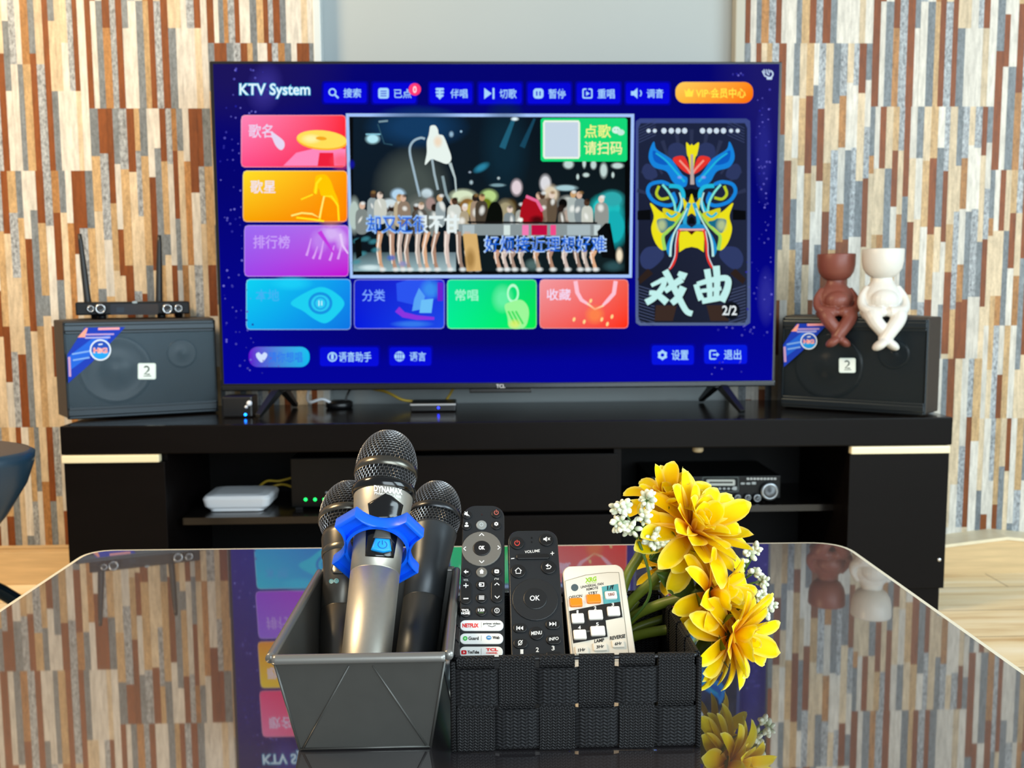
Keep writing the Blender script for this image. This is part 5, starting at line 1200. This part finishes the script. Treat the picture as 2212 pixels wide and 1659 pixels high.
# ================================================================ REMOTE CONTROLS
LEAN = radians(47); RP0 = Vector((.06, .650, .392)); RN = Vector((0, -cos(LEAN), sin(LEAN)))
m_rem = mat('remote_black', '#222426', .3, spec=.6); m_btn = mat('button_rubber', '#0f1011', .45); m_grey = mat('button_grey', '#6d6a63', .42)
m_bei = mat('remote_beige', '#efe8d9', .36, spec=.4); m_key = mat('key_white', '#f7f2e8', .38); m_ora = mat('key_orange', '#f08a10', .4)
class Remote:
    def __init__(s, name, label, tc, bc, W, top_y, L, m, thick, rad, arch=0.0):
        """tc, bc: photo pixels on the centre line; W: width of the face"""
        a, b = at_plane(*tc, RP0, RN), at_plane(*bc, RP0, RN); v = (a - b).normalized(); u = v.cross(RN).normalized()
        top = at_plane(*top_y, RP0, RN); o = top - v * L
        s.t = thing(name, label, 'remote control', o, Matrix((u, v, RN)).transposed()); s.inv = ROOTM[s.t.name].inverted(); s.W = W; s.L = L
        n = 10; poly = rrect(-W / 2, 0, W / 2, L, rad, n)
        if arch: poly = [(x, y + (arch * (1 - (2 * x / W) ** 2) if y > L * .6 else 0)) for x, y in poly]
        mb = MB(); vs, fs = [], []; N_ = len(poly); cx, cy = 0, L / 2
        lv = [(.86, -thick), (.965, -thick * .9), (1.0, -thick * .6), (1.0, -thick * .22), (.985, -.0008), (.955, 0.0)]
        for q, z in lv:
            for x, y in poly:
                d = (1 - q) * W / 2; L2 = L / 2; vs.append((x * (1 - d / (W / 2)), cy + (y - cy) * (1 - d / L2), z))
        for i in range(len(lv) - 1): fs += [(i * N_ + k, i * N_ + (k + 1) % N_, (i + 1) * N_ + (k + 1) % N_, (i + 1) * N_ + k) for k in range(N_)]
        mb.add(vs, fs, 0, True); mb.add([Vector(p) for p in vs[-N_:]], [tuple(range(N_))], 0, False); mb.add([Vector(p) for p in vs[:N_]], [tuple(range(N_))[::-1]], 0, False)
        s.body = part(mb, 'body', [m], s.t, world=False, merge=1e-6)
    def loc(s, a, b): return s.inv @ at_plane(a, b, RP0, RN)
    def fn(s, h0=.0003): return lambda a, b, h: (lambda q: Vector((q.x, q.y, h0 + h)))(s.loc(a, b))
    def size(s, a, b, w, h):
        return abs(s.loc(a + w / 2, b).x - s.loc(a - w / 2, b).x), abs(s.loc(a, b - h / 2).y - s.loc(a, b + h / 2).y)
    def plate(s, a, b, w, h, r, H, m, name='button', draw=None, label=None, h0=-.0004):
        c = s.loc(a, b); w_, h_ = s.size(a, b, w, h); k = w_ / w; r_ = min(r * k, w_ / 2, h_ / 2)
        mb = MB(); vs, fs = [], []; e = min(.0007, H * .45)
        for ins, z in ((0, h0), (0, H - e), (e * .35, H - e * .3), (e, H)):
            vs += [(c.x + x, c.y + y, z) for x, y in rrect(-w_ / 2 + ins, -h_ / 2 + ins, w_ / 2 - ins, h_ / 2 - ins, max(r_ - ins, 1e-5), 6)]
        n = len(vs) // 4
        for i in range(3): fs += [(i * n + j, i * n + (j + 1) % n, (i + 1) * n + (j + 1) % n, (i + 1) * n + j) for j in range(n)]
        mb.add(vs, fs, 0, False); mb.add(vs[-n:], [tuple(range(n))], 0)
        if draw: p = Pen(mb, s.fn(H + .0001), step=3e-5, mi=1); draw(p)
        o = part(mb, name, [m, m_print], s.t, world=False)
        if label: o['label'] = label
        return o
    def round(s, a, b, w, H, m, draw=None, label=None, name='button'):
        c = s.loc(a, b); w_ = s.size(a, b, w, w)[0]; r = w_ / 2; mb = MB(); e = min(.0008, H * .5)
        mb.lathe([(r, -.0004), (r, H - e), (r - e * .3, H - e * .3), (r - e, H), (0, H)], 28, 0, Matrix.Translation((c.x, c.y, 0)), cap=False, smooth=False)
        if draw: p = Pen(mb, s.fn(H + .0001), step=3e-5, mi=1); draw(p)
        o = part(mb, name, [m, m_print], s.t, world=False)
        if label: o['label'] = label
        return o
    def print(s, draw, name='printed_lettering', h0=.0003, label=None):
        mb = MB(); p = Pen(mb, s.fn(h0), step=3e-5); draw(p); o = part(mb, name, [m_print], s.t, world=False)
        if label: o['label'] = label
        return o
WH = hx('#f2f2ee'); RD = hx('#e02a2a'); DKT = hx('#2a2622')
def chev(p, cx, cy, w, h, d, col=WH, t=2.0):
    pts = {'u': [(-w, h), (0, -h), (w, h)], 'd': [(-w, -h), (0, h), (w, -h)], 'l': [(h, -w), (-h, 0), (h, w)], 'r': [(-h, -w), (h, 0), (-h, w)]}[d]
    p.line([(cx + a, cy + b) for a, b in pts], t, col)
# ---- television remote
R1 = Remote('remote_control', 'tallest black remote with grey ring pad and three white app buttons', (1045, 1110), (1041, 1400), .0352, (1045, 1091), .185, m_rem, .015, .0115)
r = R1
r.round(1009, 1113, 21, .0012, m_btn, lambda p: (p.poly([(1003, 1110), (1006, 1110), (1010, 1106), (1010, 1117), (1006, 1114), (1003, 1114)], WH), p.line([(1004, 1107), (1014, 1117)], 1.6, WH)))
r.round(1072, 1111, 21, .0012, m_btn, lambda p: (p.ring(1072, 1109, 3.6, 5, hx('#c86a5c'), -60, 240), p.line([(1072, 1103), (1072, 1109)], 1.4, hx('#c86a5c'))))
r.round(1008, 1137, 21, .0012, m_btn, lambda p: (p.oval(1008, 1132.5, 2.8, 2.6, WH), p.rr(1003.5, 1136, 1012.5, 1140, 1.8, WH)))
r.round(1040, 1135, 23, .0012, mat('button_pale', '#8e9290', .4), lambda p: (p.ring(1040, 1135, 3, 4, hx('#c4d0d4')),), 'pale grey round button')
r.round(1072, 1136, 21, .0012, m_btn, lambda p: (p.poly([(1072 + (5 if k % 2 else 3.9) * cos(k * pi / 6), 1133.5 + (4.6 if k % 2 else 3.6) * sin(k * pi / 6)) for k in range(12)], WH), p.oval(1072, 1133.5, 1.5, 1.3, hx('#111'))))
r.round(1040.5, 1186, 86, .0011, m_grey, lambda p: (chev(p, 1040.5, 1156.5, 5, 2.5, 'u'), chev(p, 1040.5, 1215, 5, 2.5, 'd'), chev(p, 1004, 1187, 4, 2.5, 'l'), chev(p, 1077.5, 1184.5, 4, 2.5, 'r')), 'large grey ring pad', 'direction_pad')
r.round(1040.5, 1186, 38, .0018, m_btn, lambda p: p.text('OK', 1034, 1181.5, 1047.5, 1190, WH, .05))
r.round(1007, 1238, 22, .0012, m_btn, lambda p: (p.line([(1003, 1237), (1012, 1237)], 2.6, WH), p.poly([(1007, 1232.5), (1007, 1241.5), (1001.5, 1237)], WH)))
r.round(1040.5, 1237, 24, .0012, m_grey, lambda p: p.poly([(1035.5, 1236), (1040.5, 1231), (1045.5, 1236), (1044, 1236), (1044, 1241), (1037, 1241), (1037, 1236)], WH), 'grey home button')
r.round(1073, 1236, 22, .0012, m_btn, lambda p: (p.rr(1068, 1232, 1078, 1240, 2.4, WH), p.rr(1070.5, 1235, 1075.5, 1236.6, .4, hx('#111'))))
r.print(lambda p: (p.text('VOL', 1001, 1251, 1012, 1255.5, hx('#b8b8b4'), .02), p.text('CH', 1068, 1249, 1077, 1254, hx('#c8c8c4'), .02), p.oval(1041, 1112, 1.2, 1.6, hx('#3a1414'))))
r.plate(1006.5, 1281, 25, 50, 12, .0012, m_btn, 'volume_rocker', lambda p: (p.line([(1001, 1266.5), (1012, 1266.5)], 2, WH), p.line([(1006.5, 1261.5), (1006.5, 1271.5)], 2, WH), p.line([(1001, 1295), (1012, 1294.5)], 2.4, WH)))
r.plate(1073.5, 1278, 26, 50, 12, .0012, m_btn, 'channel_rocker', lambda p: (chev(p, 1073.5, 1263.5, 5, 2.3, 'u'), chev(p, 1074, 1291.5, 5, 2.5, 'd')))
r.round(1040.5, 1265, 24, .0012, m_btn, lambda p: (p.rr(1035, 1260, 1046, 1269, 1, WH), p.rr(1037, 1262, 1044, 1267, .6, hx('#111')), p.poly([(1034, 1263.5), (1039, 1263.5), (1041.5, 1264.6), (1039, 1266), (1034, 1265.6)], WH)))
r.round(1040, 1293, 24, .0012, m_btn, lambda p: [p.rr(1034.5, y, 1046, y + 1.8, .4, WH) for y in (1288.5, 1291.8, 1295)])
r.round(1006, 1323, 25, .0012, m_btn, lambda p: (p.text('TCL', 997, 1317.5, 1015, 1323, WH, .06), p.text('HOME', 996.5, 1324, 1015, 1329, WH, .06)))
r.round(1040, 1321, 24, .0012, m_btn, lambda p: (p.text('123', 1032.5, 1316.5, 1046.5, 1322.5, WH, .05), p.text('—', 1034, 1324.5, 1045, 1326, hx('#5a7a4a'))))
r.round(1073.5, 1321, 24, .0012, m_btn, lambda p: (p.ring(1073.5, 1320.5, 4.2, 5.6, WH), p.rr(1072.7, 1317.8, 1074.3, 1323.2, .4, WH)))
def app(yc, draw, lab): R1.plate(1040.5 - (yc - 1352) * .02, yc, 94, 23, 11.4, .0010, mat('button_white', '#f1f0ea', .4), 'app_button', draw, lab)
app(1352, lambda p: (p.text('NETFLIX', 999, 1348, 1034, 1357, RD, .05), p.rr(1039.5, 1345, 1040.5, 1357, .3, hx('#c0bcb4')), p.text('prime video', 1044, 1346, 1081, 1352, DKT, .02), p.line([(1054, 1353), (1063, 1355.5), (1071, 1352.5)], 1.2, DKT)), 'white app button with red and black lettering')
app(1380.5, lambda p: (p.oval(1005, 1380.5, 5, 5, hx('#44b84c')), p.oval(1005, 1380.5, 2.4, 2.4, hx('#a8e4ac')), p.text('Guard', 1012, 1376.5, 1034, 1384, DKT, .03), p.rr(1039.5, 1374, 1040.5, 1386, .3, hx('#c0bcb4')), p.oval(1056, 1379, 5.6, 4.6, hx('#4a8cc4')), p.rr(1053, 1377.6, 1060, 1379.4, .4, hx('#dceaf4')), p.text('Web', 1064, 1375.5, 1079, 1382, DKT, .03)), 'white app button with green and blue symbols')
app(1409, lambda p: (p.rr(996.5, 1406, 1008, 1415, 2.5, hx('#d01820')), p.poly([(1001, 1408), (1001, 1413), (1005, 1410.5)], WH), p.text('YouTube', 1010, 1406.5, 1035, 1413.5, DKT, .04), p.rr(1039.5, 1402, 1040.5, 1415, .3, hx('#c0bcb4')), p.text('TCL', 1050, 1401.5, 1076, 1408, RD, .05), p.text('CHANNEL', 1050.5, 1410, 1075, 1414, RD, .03)), 'white app button with red symbols')
# ---- media box remote
R2 = Remote('remote_control', 'middle black remote with volume bar and large plain ring around OK', (1150, 1160), (1162, 1412), .0415, (1150, 1145), .160, m_rem, .015, .0095)
r = R2; sk = -.09
r.round(1117, 1174, 31, .0013, m_btn, lambda p: (p.ring(1117, 1175, 4.4, 6, hx('#d8483e'), -60, 240), p.line([(1117, 1168.5), (1117, 1174.5)], 1.8, hx('#d8483e'))))
r.round(1180, 1167, 31, .0013, m_btn, lambda p: (p.poly([(1173.5, 1164.5), (1176.5, 1164.5), (1181, 1161), (1181, 1172), (1176.5, 1168.5), (1173.5, 1168.5)], WH), p.line([(1183, 1163.5), (1188, 1169)], 1.5, WH), p.line([(1188, 1163.5), (1183, 1169)], 1.5, WH)))
r.print(lambda p: (p.oval(1148.5, 1162, 1.8, 1.8, hx('#060606')), p.oval(1148.5, 1171, 1.6, 1.6, hx('#060606')), p.text('VOLUME', 1133.5, 1190, 1166, 1196, WH, .01, skew=-3), p.line([(1104, 1207.5), (1111, 1206.5)], 1.8, WH), p.line([(1189, 1196.3), (1197, 1195.5)], 1.6, WH), p.line([(1193, 1192), (1193, 1200)], 1.6, WH)))
r.plate(1151, 1203.5, 72, 11, 5, .0015, m_btn, 'volume_bar')
r.round(1119.5, 1235, 33, .0013, m_btn, lambda p: (p.line([(1112.5, 1235), (1119.5, 1228.5), (1126.5, 1235)], 1.8, WH), p.line([(1114.5, 1234), (1114.5, 1240.5), (1124.5, 1240.5), (1124.5, 1234)], 1.6, WH)))
r.round(1185, 1226.5, 33, .0013, m_btn, lambda p: (p.line([(1181, 1223.5), (1187, 1223), (1190.5, 1226), (1187.5, 1230), (1180, 1230.5)], 1.8, WH), p.poly([(1184, 1219.5), (1184, 1227.5), (1178, 1223.7)], WH)))
r.round(1156, 1295.5, 100, .0010, mat('pad_black', '#202122', .42), None, 'large plain ring pad', 'direction_pad')
r.round(1156, 1294.5, 52, .0015, mat('ok_black', '#1a1b1c', .4), lambda p: p.text('OK', 1144.5, 1289, 1166, 1300, hx('#f6f6f4'), .012, skew=-1))
r.plate(1123.5, 1357.5, 30, 20, 10, .0012, m_btn, 'button', lambda p: (p.rr(1115.5, 1354, 1117.3, 1363, .3, WH), p.poly([(1123.5, 1354), (1123.5, 1363), (1117.5, 1358.5)], WH), p.poly([(1130, 1354), (1130, 1363), (1124, 1358.5)], WH)))
r.plate(1194, 1350, 31, 20, 10, .0012, m_btn, 'button', lambda p: (p.rr(1199.5, 1345, 1201.3, 1354, .3, WH), p.poly([(1193, 1345), (1193, 1354), (1199, 1349.5)], WH), p.poly([(1186.5, 1345), (1186.5, 1354), (1192.5, 1349.5)], WH)))
r.round(1159, 1369, 31, .0012, m_btn, lambda p: p.text('MENU', 1147.5, 1366, 1170.5, 1374, WH, .02, skew=-2))
r.plate(1124.5, 1391, 31, 20, 10, .0012, m_btn, 'button', lambda p: (p.ring(1123.5, 1390, 3.2, 4.6, WH, 0, 360, ry=1.2), p.line([(1119.5, 1396), (1129, 1384.5)], 1.5, WH)))
r.plate(1196, 1383, 32, 20, 10, .0012, m_btn, 'button', lambda p: p.text('INFO', 1186, 1379, 1206.5, 1386, WH, .02, skew=-2))
r.print(lambda p: [p.text(c, x, y, x + 6.5, y + 10, WH, .02) for c, x, y in (('1', 1124, 1403), ('2', 1157.5, 1399), ('3', 1191.5, 1395.5))], 'number_print')
for a, b in ((1126, 1420), (1161, 1416), (1196, 1413)): r.plate(a, b + 2, 32, 12, 5, .0012, m_btn, 'number_button')
# ---- fan remote
R3 = Remote('remote_control', 'short cream fan remote with orange and white keys tilted at the right', (1281, 1240), (1303, 1416),   .0498, (1280, 1222), .140, m_bei, .016, .006, arch=.0022)
r = R3; C = lambda x, y: (1200 + x * .13263, 1210 + y * .13263); sl = -.165
def poly_print(name, pts, col, h0=.00035, label=None): r.print(lambda p: p.poly([C(*q) for q in pts], hx(col)), name, h0, label)
poly_print('face_panel_line', [(150, 340), (490, 240), (850, 198), (1034, 198), (1212, 1640), (292, 1640)], '#9c9482', .0002)
poly_print('face_panel', [(160, 346), (500, 250), (850, 208), (1026, 208), (1200, 1640), (302, 1640)], '#e6dfcf', .00028)
poly_print('teal_field', [(750, 437), (1018, 390), (1056, 680), (782, 722)], '#5aa6aa', label='teal printed square')
poly_print('black_field', [(220, 832), (750, 724), (1056, 680), (1090, 932), (815, 985), (848, 1252), (288, 1360)], '#242220', label='black printed field behind the number keys')
def T(p, t, x, y, w, h, col, b=.02, base=0): 
    a, c = C(x - w / 2, y - h / 2), C(x + w / 2, y + h / 2); k = (c[0] - a[0]) * sl; p.text(t, a[0], a[1] - k / 2, c[0], c[1] - k / 2, col, b, skew=k)
r.print(lambda p: (p.oval(*C(312, 450), 8, 7.8, hx('#4e5c60')), T(p, 'XRG', 575, 320, 185, 80, hx('#96cc28'), .05), T(p, 'ELECTRIC', 590, 375, 170, 18, hx('#a8cc58'), .02), T(p, 'UNIVERSAL FAN', 595, 415, 370, 42, DKT, .02), T(p, 'REMOTE', 598, 468, 190, 40, DKT, .02),
                   T(p, 'OFF/ON', 325, 600, 215, 50, DKT, .01), T(p, 'STBY', 610, 540, 150, 50, DKT, .01), T(p, 'LAMP', 712, 1315, 160, 56, DKT, .03), T(p, 'REVERSE', 1010, 1258, 250, 62, DKT, .03), T(p, 'TIMER', 790, 1570, 190, 40, DKT, .03)))
r.print(lambda p: (T(p, '1/f', 895, 452, 110, 70, hx('#1c2c30'), .03), T(p, '1', 357, 850, 30, 56, WH), T(p, '2', 645, 785, 42, 56, WH), T(p, '3', 932, 730, 42, 56, WH), T(p, '4', 388, 1105, 46, 56, WH), T(p, '5', 680, 1050, 46, 56, WH), p.line([C(505, 1170), C(562, 1162)], 4, hx('#5a5a58'))), 'number_print', .0006)
for x, y, w, h, m, txt, tc in ((333, 703, 205, 145, m_ora, None, None), (620, 645, 230, 150, m_ora, None, None), (900, 585, 195, 130, m_key, 'YURAGI', hx('#8a3a2a')), (360, 962, 205, 165, m_key, None, None), (650, 905, 232, 165, m_key, None, None), (942, 845, 208, 160, m_key, None, None),
                              (394, 1227, 212, 165, m_key, None, None), (686, 1168, 236, 168, m_key, None, None), (425, 1478, 215, 140, m_bei, '1Hr', DKT), (725, 1425, 225, 140, m_bei, '3Hr', DKT), (1018, 1375, 205, 130, m_bei, '6Hr', DKT)):
    k = .13263; cx, cy = C(x, y)
    r.plate(cx, cy, w * k, h * k * .93, 3, .0026 if m is not m_bei else .0018, m, 'key', (lambda p, t=txt, c=tc, x=x, y=y, w=w: T(p, t, x, y, w * .55, 52, c, .03)) if txt else None, 'orange key' if m is m_ora else None)
# ================================================================ ARTIFICIAL FLOWERS
m_pet = mat('petal_cloth', '#ffffff', .6, spec=.2, attr=True, trans=.2); m_stem = mat('stem_green', '#6c7a22', .45, noise=.15, nscale=60); m_leaf = mat('leaf_green', '#3f5a1c', .5, noise=.15, nscale=90, trans=.2)
m_bud = mat('bud_cream', '#ffffff', .5, attr=True); m_cal = mat('calyx_green', '#4c6220', .5)
CY0, CY1, CY2, CY3 = hx('#fa8c04'), hx('#ffcc00'), hx('#ffe800'), hx('#fffcc0')
def frame(d):
    d = Vector(d).normalized(); a = Vector((0, 0, 1)) if abs(d.z) < .9 else Vector((1, 0, 0)); x = d.cross(a).normalized(); y = d.cross(x)
    return Matrix((x, y, d)).transposed()
def petal(mb, M, ang, tilt, L, W, curl, rnd, r0):
    tw = rnd.uniform(-.35, .35); ca, sa = cos(ang), sin(ang); nu, nv = 6, 12; notch = rnd.uniform(.0, .12); wav = rnd.uniform(-.25, .25)
    bl = rnd.uniform(.85, 1.08)
    pts = []; x, z, th = r0, 0.0, pi / 2 - tilt
    cl = [(x, z, th)]
    for j in range(nv):
        th += curl / nv * (1.6 if j > nv * .55 else .7); x += L / nv * cos(th); z += L / nv * sin(th); cl.append((x, z, th))
    def fn(u, v):
        k = v * nv; i = min(int(k), nv - 1); f = k - i; a, b = cl[i], cl[i + 1]
        x = a[0] + (b[0] - a[0]) * f; z = a[1] + (b[1] - a[1]) * f; th = a[2] + (b[2] - a[2]) * f
        w = W * (.22 + .78 * sin(pi * min(1, v * .70 + .02)) ** .8) * (1 if v < .72 else sqrt(max(0.03, 1 - ((v - .72) / .285) ** 2)))
        q = (u - .5) * 2; s = q * w / 2; cup = (q * q) * w * .2 * (1 - .3 * v) - notch * W * (1 - abs(q)) * max(0, v - .8) * 2
        ex = x - sin(th) * cup + 0; ez = z + cos(th) * cup + wav * W * .25 * sin(5 * v) * q
        p = Vector((ex, s, ez)); p = Vector((p.x, p.y * cos(tw * v) - (p.z - z) * sin(tw * v) * .5, p.z + p.y * sin(tw * v) * .6))
        return M @ Vector((p.x * ca - p.y * sa, p.x * sa + p.y * ca, p.z))
    def cf(u, v):
        c = mixc(CY0, CY1, min(1, v * 2.6)) if v < .4 else mixc(CY1, CY2, (v - .4) / .6)
        e = max(abs(u - .5) * 2 - .75, 0) * 1.2 + max(0, v - .92) * 5
        return tuple(min(1, t * bl) for t in mixc(c, CY3, min(.75, e)))
    mb.grid(fn, nu, nv, 0, True, cf)
def flower(label, px, Y, d, R, stem, seed, layers=((7, 8, .45), (10, 28, .72), (14, 52, .92), (15, 78, 1.0), (12, 102, .95)), sr=.0042, leaves=()):
    rnd = random.Random(seed); c = at_y(*px, Y); R3_ = frame(d); M = Matrix.Translation(c) @ R3_.to_4x4()
    pts = [at_y(a, b, y) for a, b, y in stem]
    t = thing('artificial_flower', label, 'flower', pts[0], None, 'yellow artificial flowers in the basket')
    mb = MB()
    for n, tilt, k in layers:
        for i in range(n):
            petal(mb, M @ Matrix.Translation((0, 0, R * .10 * (1 - tilt / 120))), 2 * pi * (i + rnd.uniform(-.3, .3)) / n + n, radians(tilt + rnd.uniform(-13, 13)), R * k * rnd.uniform(.82, 1.12), R * rnd.uniform(.27, .4), rnd.uniform(-.9, .25), rnd, R * .05)
    part(mb, 'bloom', [m_pet], t)
    ax = Vector(d).normalized(); ca = MB(); ca.lathe([(.0045, -.018), (.0075, -.010), (.010, -.003), (.006, .004)], 12, 0, M); 
    for k in range(6):
        a = 2 * pi * k / 6
        ca.grid(lambda u, v: M @ (Vector(((.008 + v * R * .38) * cos(a), (.008 + v * R * .38) * sin(a), -.004 + .012 * v * v)) + Vector((-sin(a), cos(a), 0)) * (u - .5) * .013 * sin(pi * min(1, v * .85 + .15))), 3, 4)
    part(ca, 'calyx', [m_cal], t)
    end = c - ax * .017
    path = spline([tuple(p) for p in pts] + [tuple(end - ax * .012), tuple(end)], 6, False)
    part(MB().tube(path, sr, 10), 'stem', [m_stem], t)
    for (a, b, y), dv, ln in leaves: leaf(t, at_y(a, b, y), dv, ln)
    return t
def leaf(t, p, dv, ln, wd=.45):
    d = Vector(dv).normalized(); s = d.cross(Vector((0, -1, .3))).normalized(); n = s.cross(d)
    mb = MB(); mb.grid(lambda u, v: p + d * ln * v + s * (u - .5) * ln * wd * sin(pi * min(1, v * .93 + .04)) ** .9 + n * (abs(u - .5) * ln * .16 - ln * .18 * v * v), 6, 8)
    part(mb, 'leaf', [m_leaf], t)
Zs = lambda x, y: (x, y, .742)
flower('large yellow flower at the top right of the bunch, over the others', (1492, 1150), .722, (.40, -.50, .68), .050, [(1335, 1340, .742), (1360, 1302, .738), (1420, 1245, .732), (1468, 1196, .727)], 4, leaves=(((1482, 1195, .725), (-.9, -.2, -.1), .03), ((1470, 1190, .726), (-.5, .2, -.8), .026)))
flower('yellow flower at the top left of the bunch with ragged upright petals', (1443, 1092), .748, (-.12, -.35, .9), .040, [(1325, 1350, .745), (1352, 1252, .745), (1378, 1205, .75), (1420, 1140, .752)], 9, layers=((6, 8, .5), (8, 30, .8), (10, 58, .95), (8, 85, .95)))
flower('yellow flower in the middle of the bunch showing its orange heart', (1528, 1283), .705, (.75, -.60, .25), .043, [(1330, 1380, .738), (1368, 1332, .734), (1430, 1304, .722), (1492, 1288, .712)], 15, layers=((5, 10, .5), (8, 36, .85), (10, 66, 1.0), (9, 92, .95)), leaves=(((1498, 1288, .71), (-.75, -.2, .55), .036), ((1496, 1300, .71), (-.55, -.2, -.65), .03), ((1490, 1285, .712), (-.3, -.3, .9), .026)))
flower('lowest yellow flower, hanging past the right end of the basket', (1572, 1374), .690, (.80, -.55, -.02), .046, [(1330, 1395, .735), (1372, 1374, .730), (1430, 1362, .72), (1500, 1355, .705)], 23, layers=((6, 10, .45), (9, 36, .75), (12, 64, .98), (12, 90, 1.0), (7, 112, .9)), leaves=(((1535, 1368, .70), (-.5, -.3, -.6), .024), ((1540, 1350, .70), (-.2, .1, .9), .028)))
flower('small yellow flower half hidden behind the stems of the bunch', (1448, 1222), .765, (-.15, -.25, .5), .032, [(1335, 1365, .745), (1362, 1318, .75), (1410, 1268, .757)], 31, layers=((5, 20, .6), (8, 55, 1.0), (8, 85, 1.0)), sr=.0036)
flower('dark-stemmed yellow flower lowest behind the basket rim', (1540, 1315), .742, (.7, .1, .1), .034, [(1335, 1385, .742), (1375, 1356, .745), (1440, 1335, .745)], 37, layers=((5, 25, .7), (8, 60, 1.0), (8, 88, .95)), sr=.0036)
def sprig(label, stem, clusters, Y, seed, nb):
    rnd = random.Random(seed); pts = [at_y(a, b, y) for a, b, y in stem]
    t = thing('berry_sprig', label, 'sprig', pts[0], None, 'cream berry sprigs in the bunch')
    sm = MB(); sm.tube(spline([tuple(p) for p in pts], 6, False), .0012, 7); bd = MB()
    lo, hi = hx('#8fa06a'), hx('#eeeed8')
    for (a, b, r, y), (ja, jb) in clusters:
        c = at_y(a, b, y); j = at_y(ja, jb, y + .002); sm.tube([j, j.lerp(c, .5) + Vector((.001, 0, .001)), c], .0009, 6)
        for _ in range(int(nb * (r / 22) ** 2) + 4):
            v = Vector((rnd.gauss(0, 1), rnd.gauss(0, 1), rnd.gauss(0, 1))); v = v.normalized() * r / FPX * Y * rnd.uniform(.35, 1.0); p = c + v; q = rnd.uniform(.0020, .0030)
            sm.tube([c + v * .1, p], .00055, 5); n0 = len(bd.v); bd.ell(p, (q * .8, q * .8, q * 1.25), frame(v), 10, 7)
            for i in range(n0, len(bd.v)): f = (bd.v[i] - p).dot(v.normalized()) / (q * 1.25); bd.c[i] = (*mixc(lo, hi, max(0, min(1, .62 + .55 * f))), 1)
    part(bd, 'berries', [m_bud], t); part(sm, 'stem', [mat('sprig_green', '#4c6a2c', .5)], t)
sprig('cream berry sprig at the upper left of the yellow flowers', [(1335, 1370, .735), (1398, 1298, .715), (1402, 1240, .705), (1380, 1170, .702)],
      [((1342, 1096, 21, .70), (1378, 1162)), ((1338, 1130, 20, .70), (1372, 1160)), ((1362, 1142, 18, .70), (1376, 1165)), ((1398, 1078, 22, .70), (1384, 1165)), ((1390, 1118, 15, .70), (1382, 1165)), ((1410, 1162, 22, .70), (1404, 1205)), ((1428, 1175, 13, .70), (1404, 1210))], .70, 5, 30)
sprig('cream berry sprig showing behind the yellow flowers on the right', [(1345, 1372, .747), (1440, 1330, .752), (1550, 1290, .758), (1610, 1240, .758)],
      [((1618, 1195, 17, .758), (1606, 1240)), ((1632, 1186, 12, .758), (1610, 1230)), ((1600, 1212, 14, .76), (1604, 1245)), ((1628, 1238, 16, .757), (1610, 1250)), ((1650, 1258, 15, .756), (1615, 1262)), ((1640, 1285, 15, .755), (1612, 1272)), ((1664, 1305, 16, .754), (1620, 1282)), ((1655, 1322, 11, .754), (1622, 1290))], .757, 8, 20)
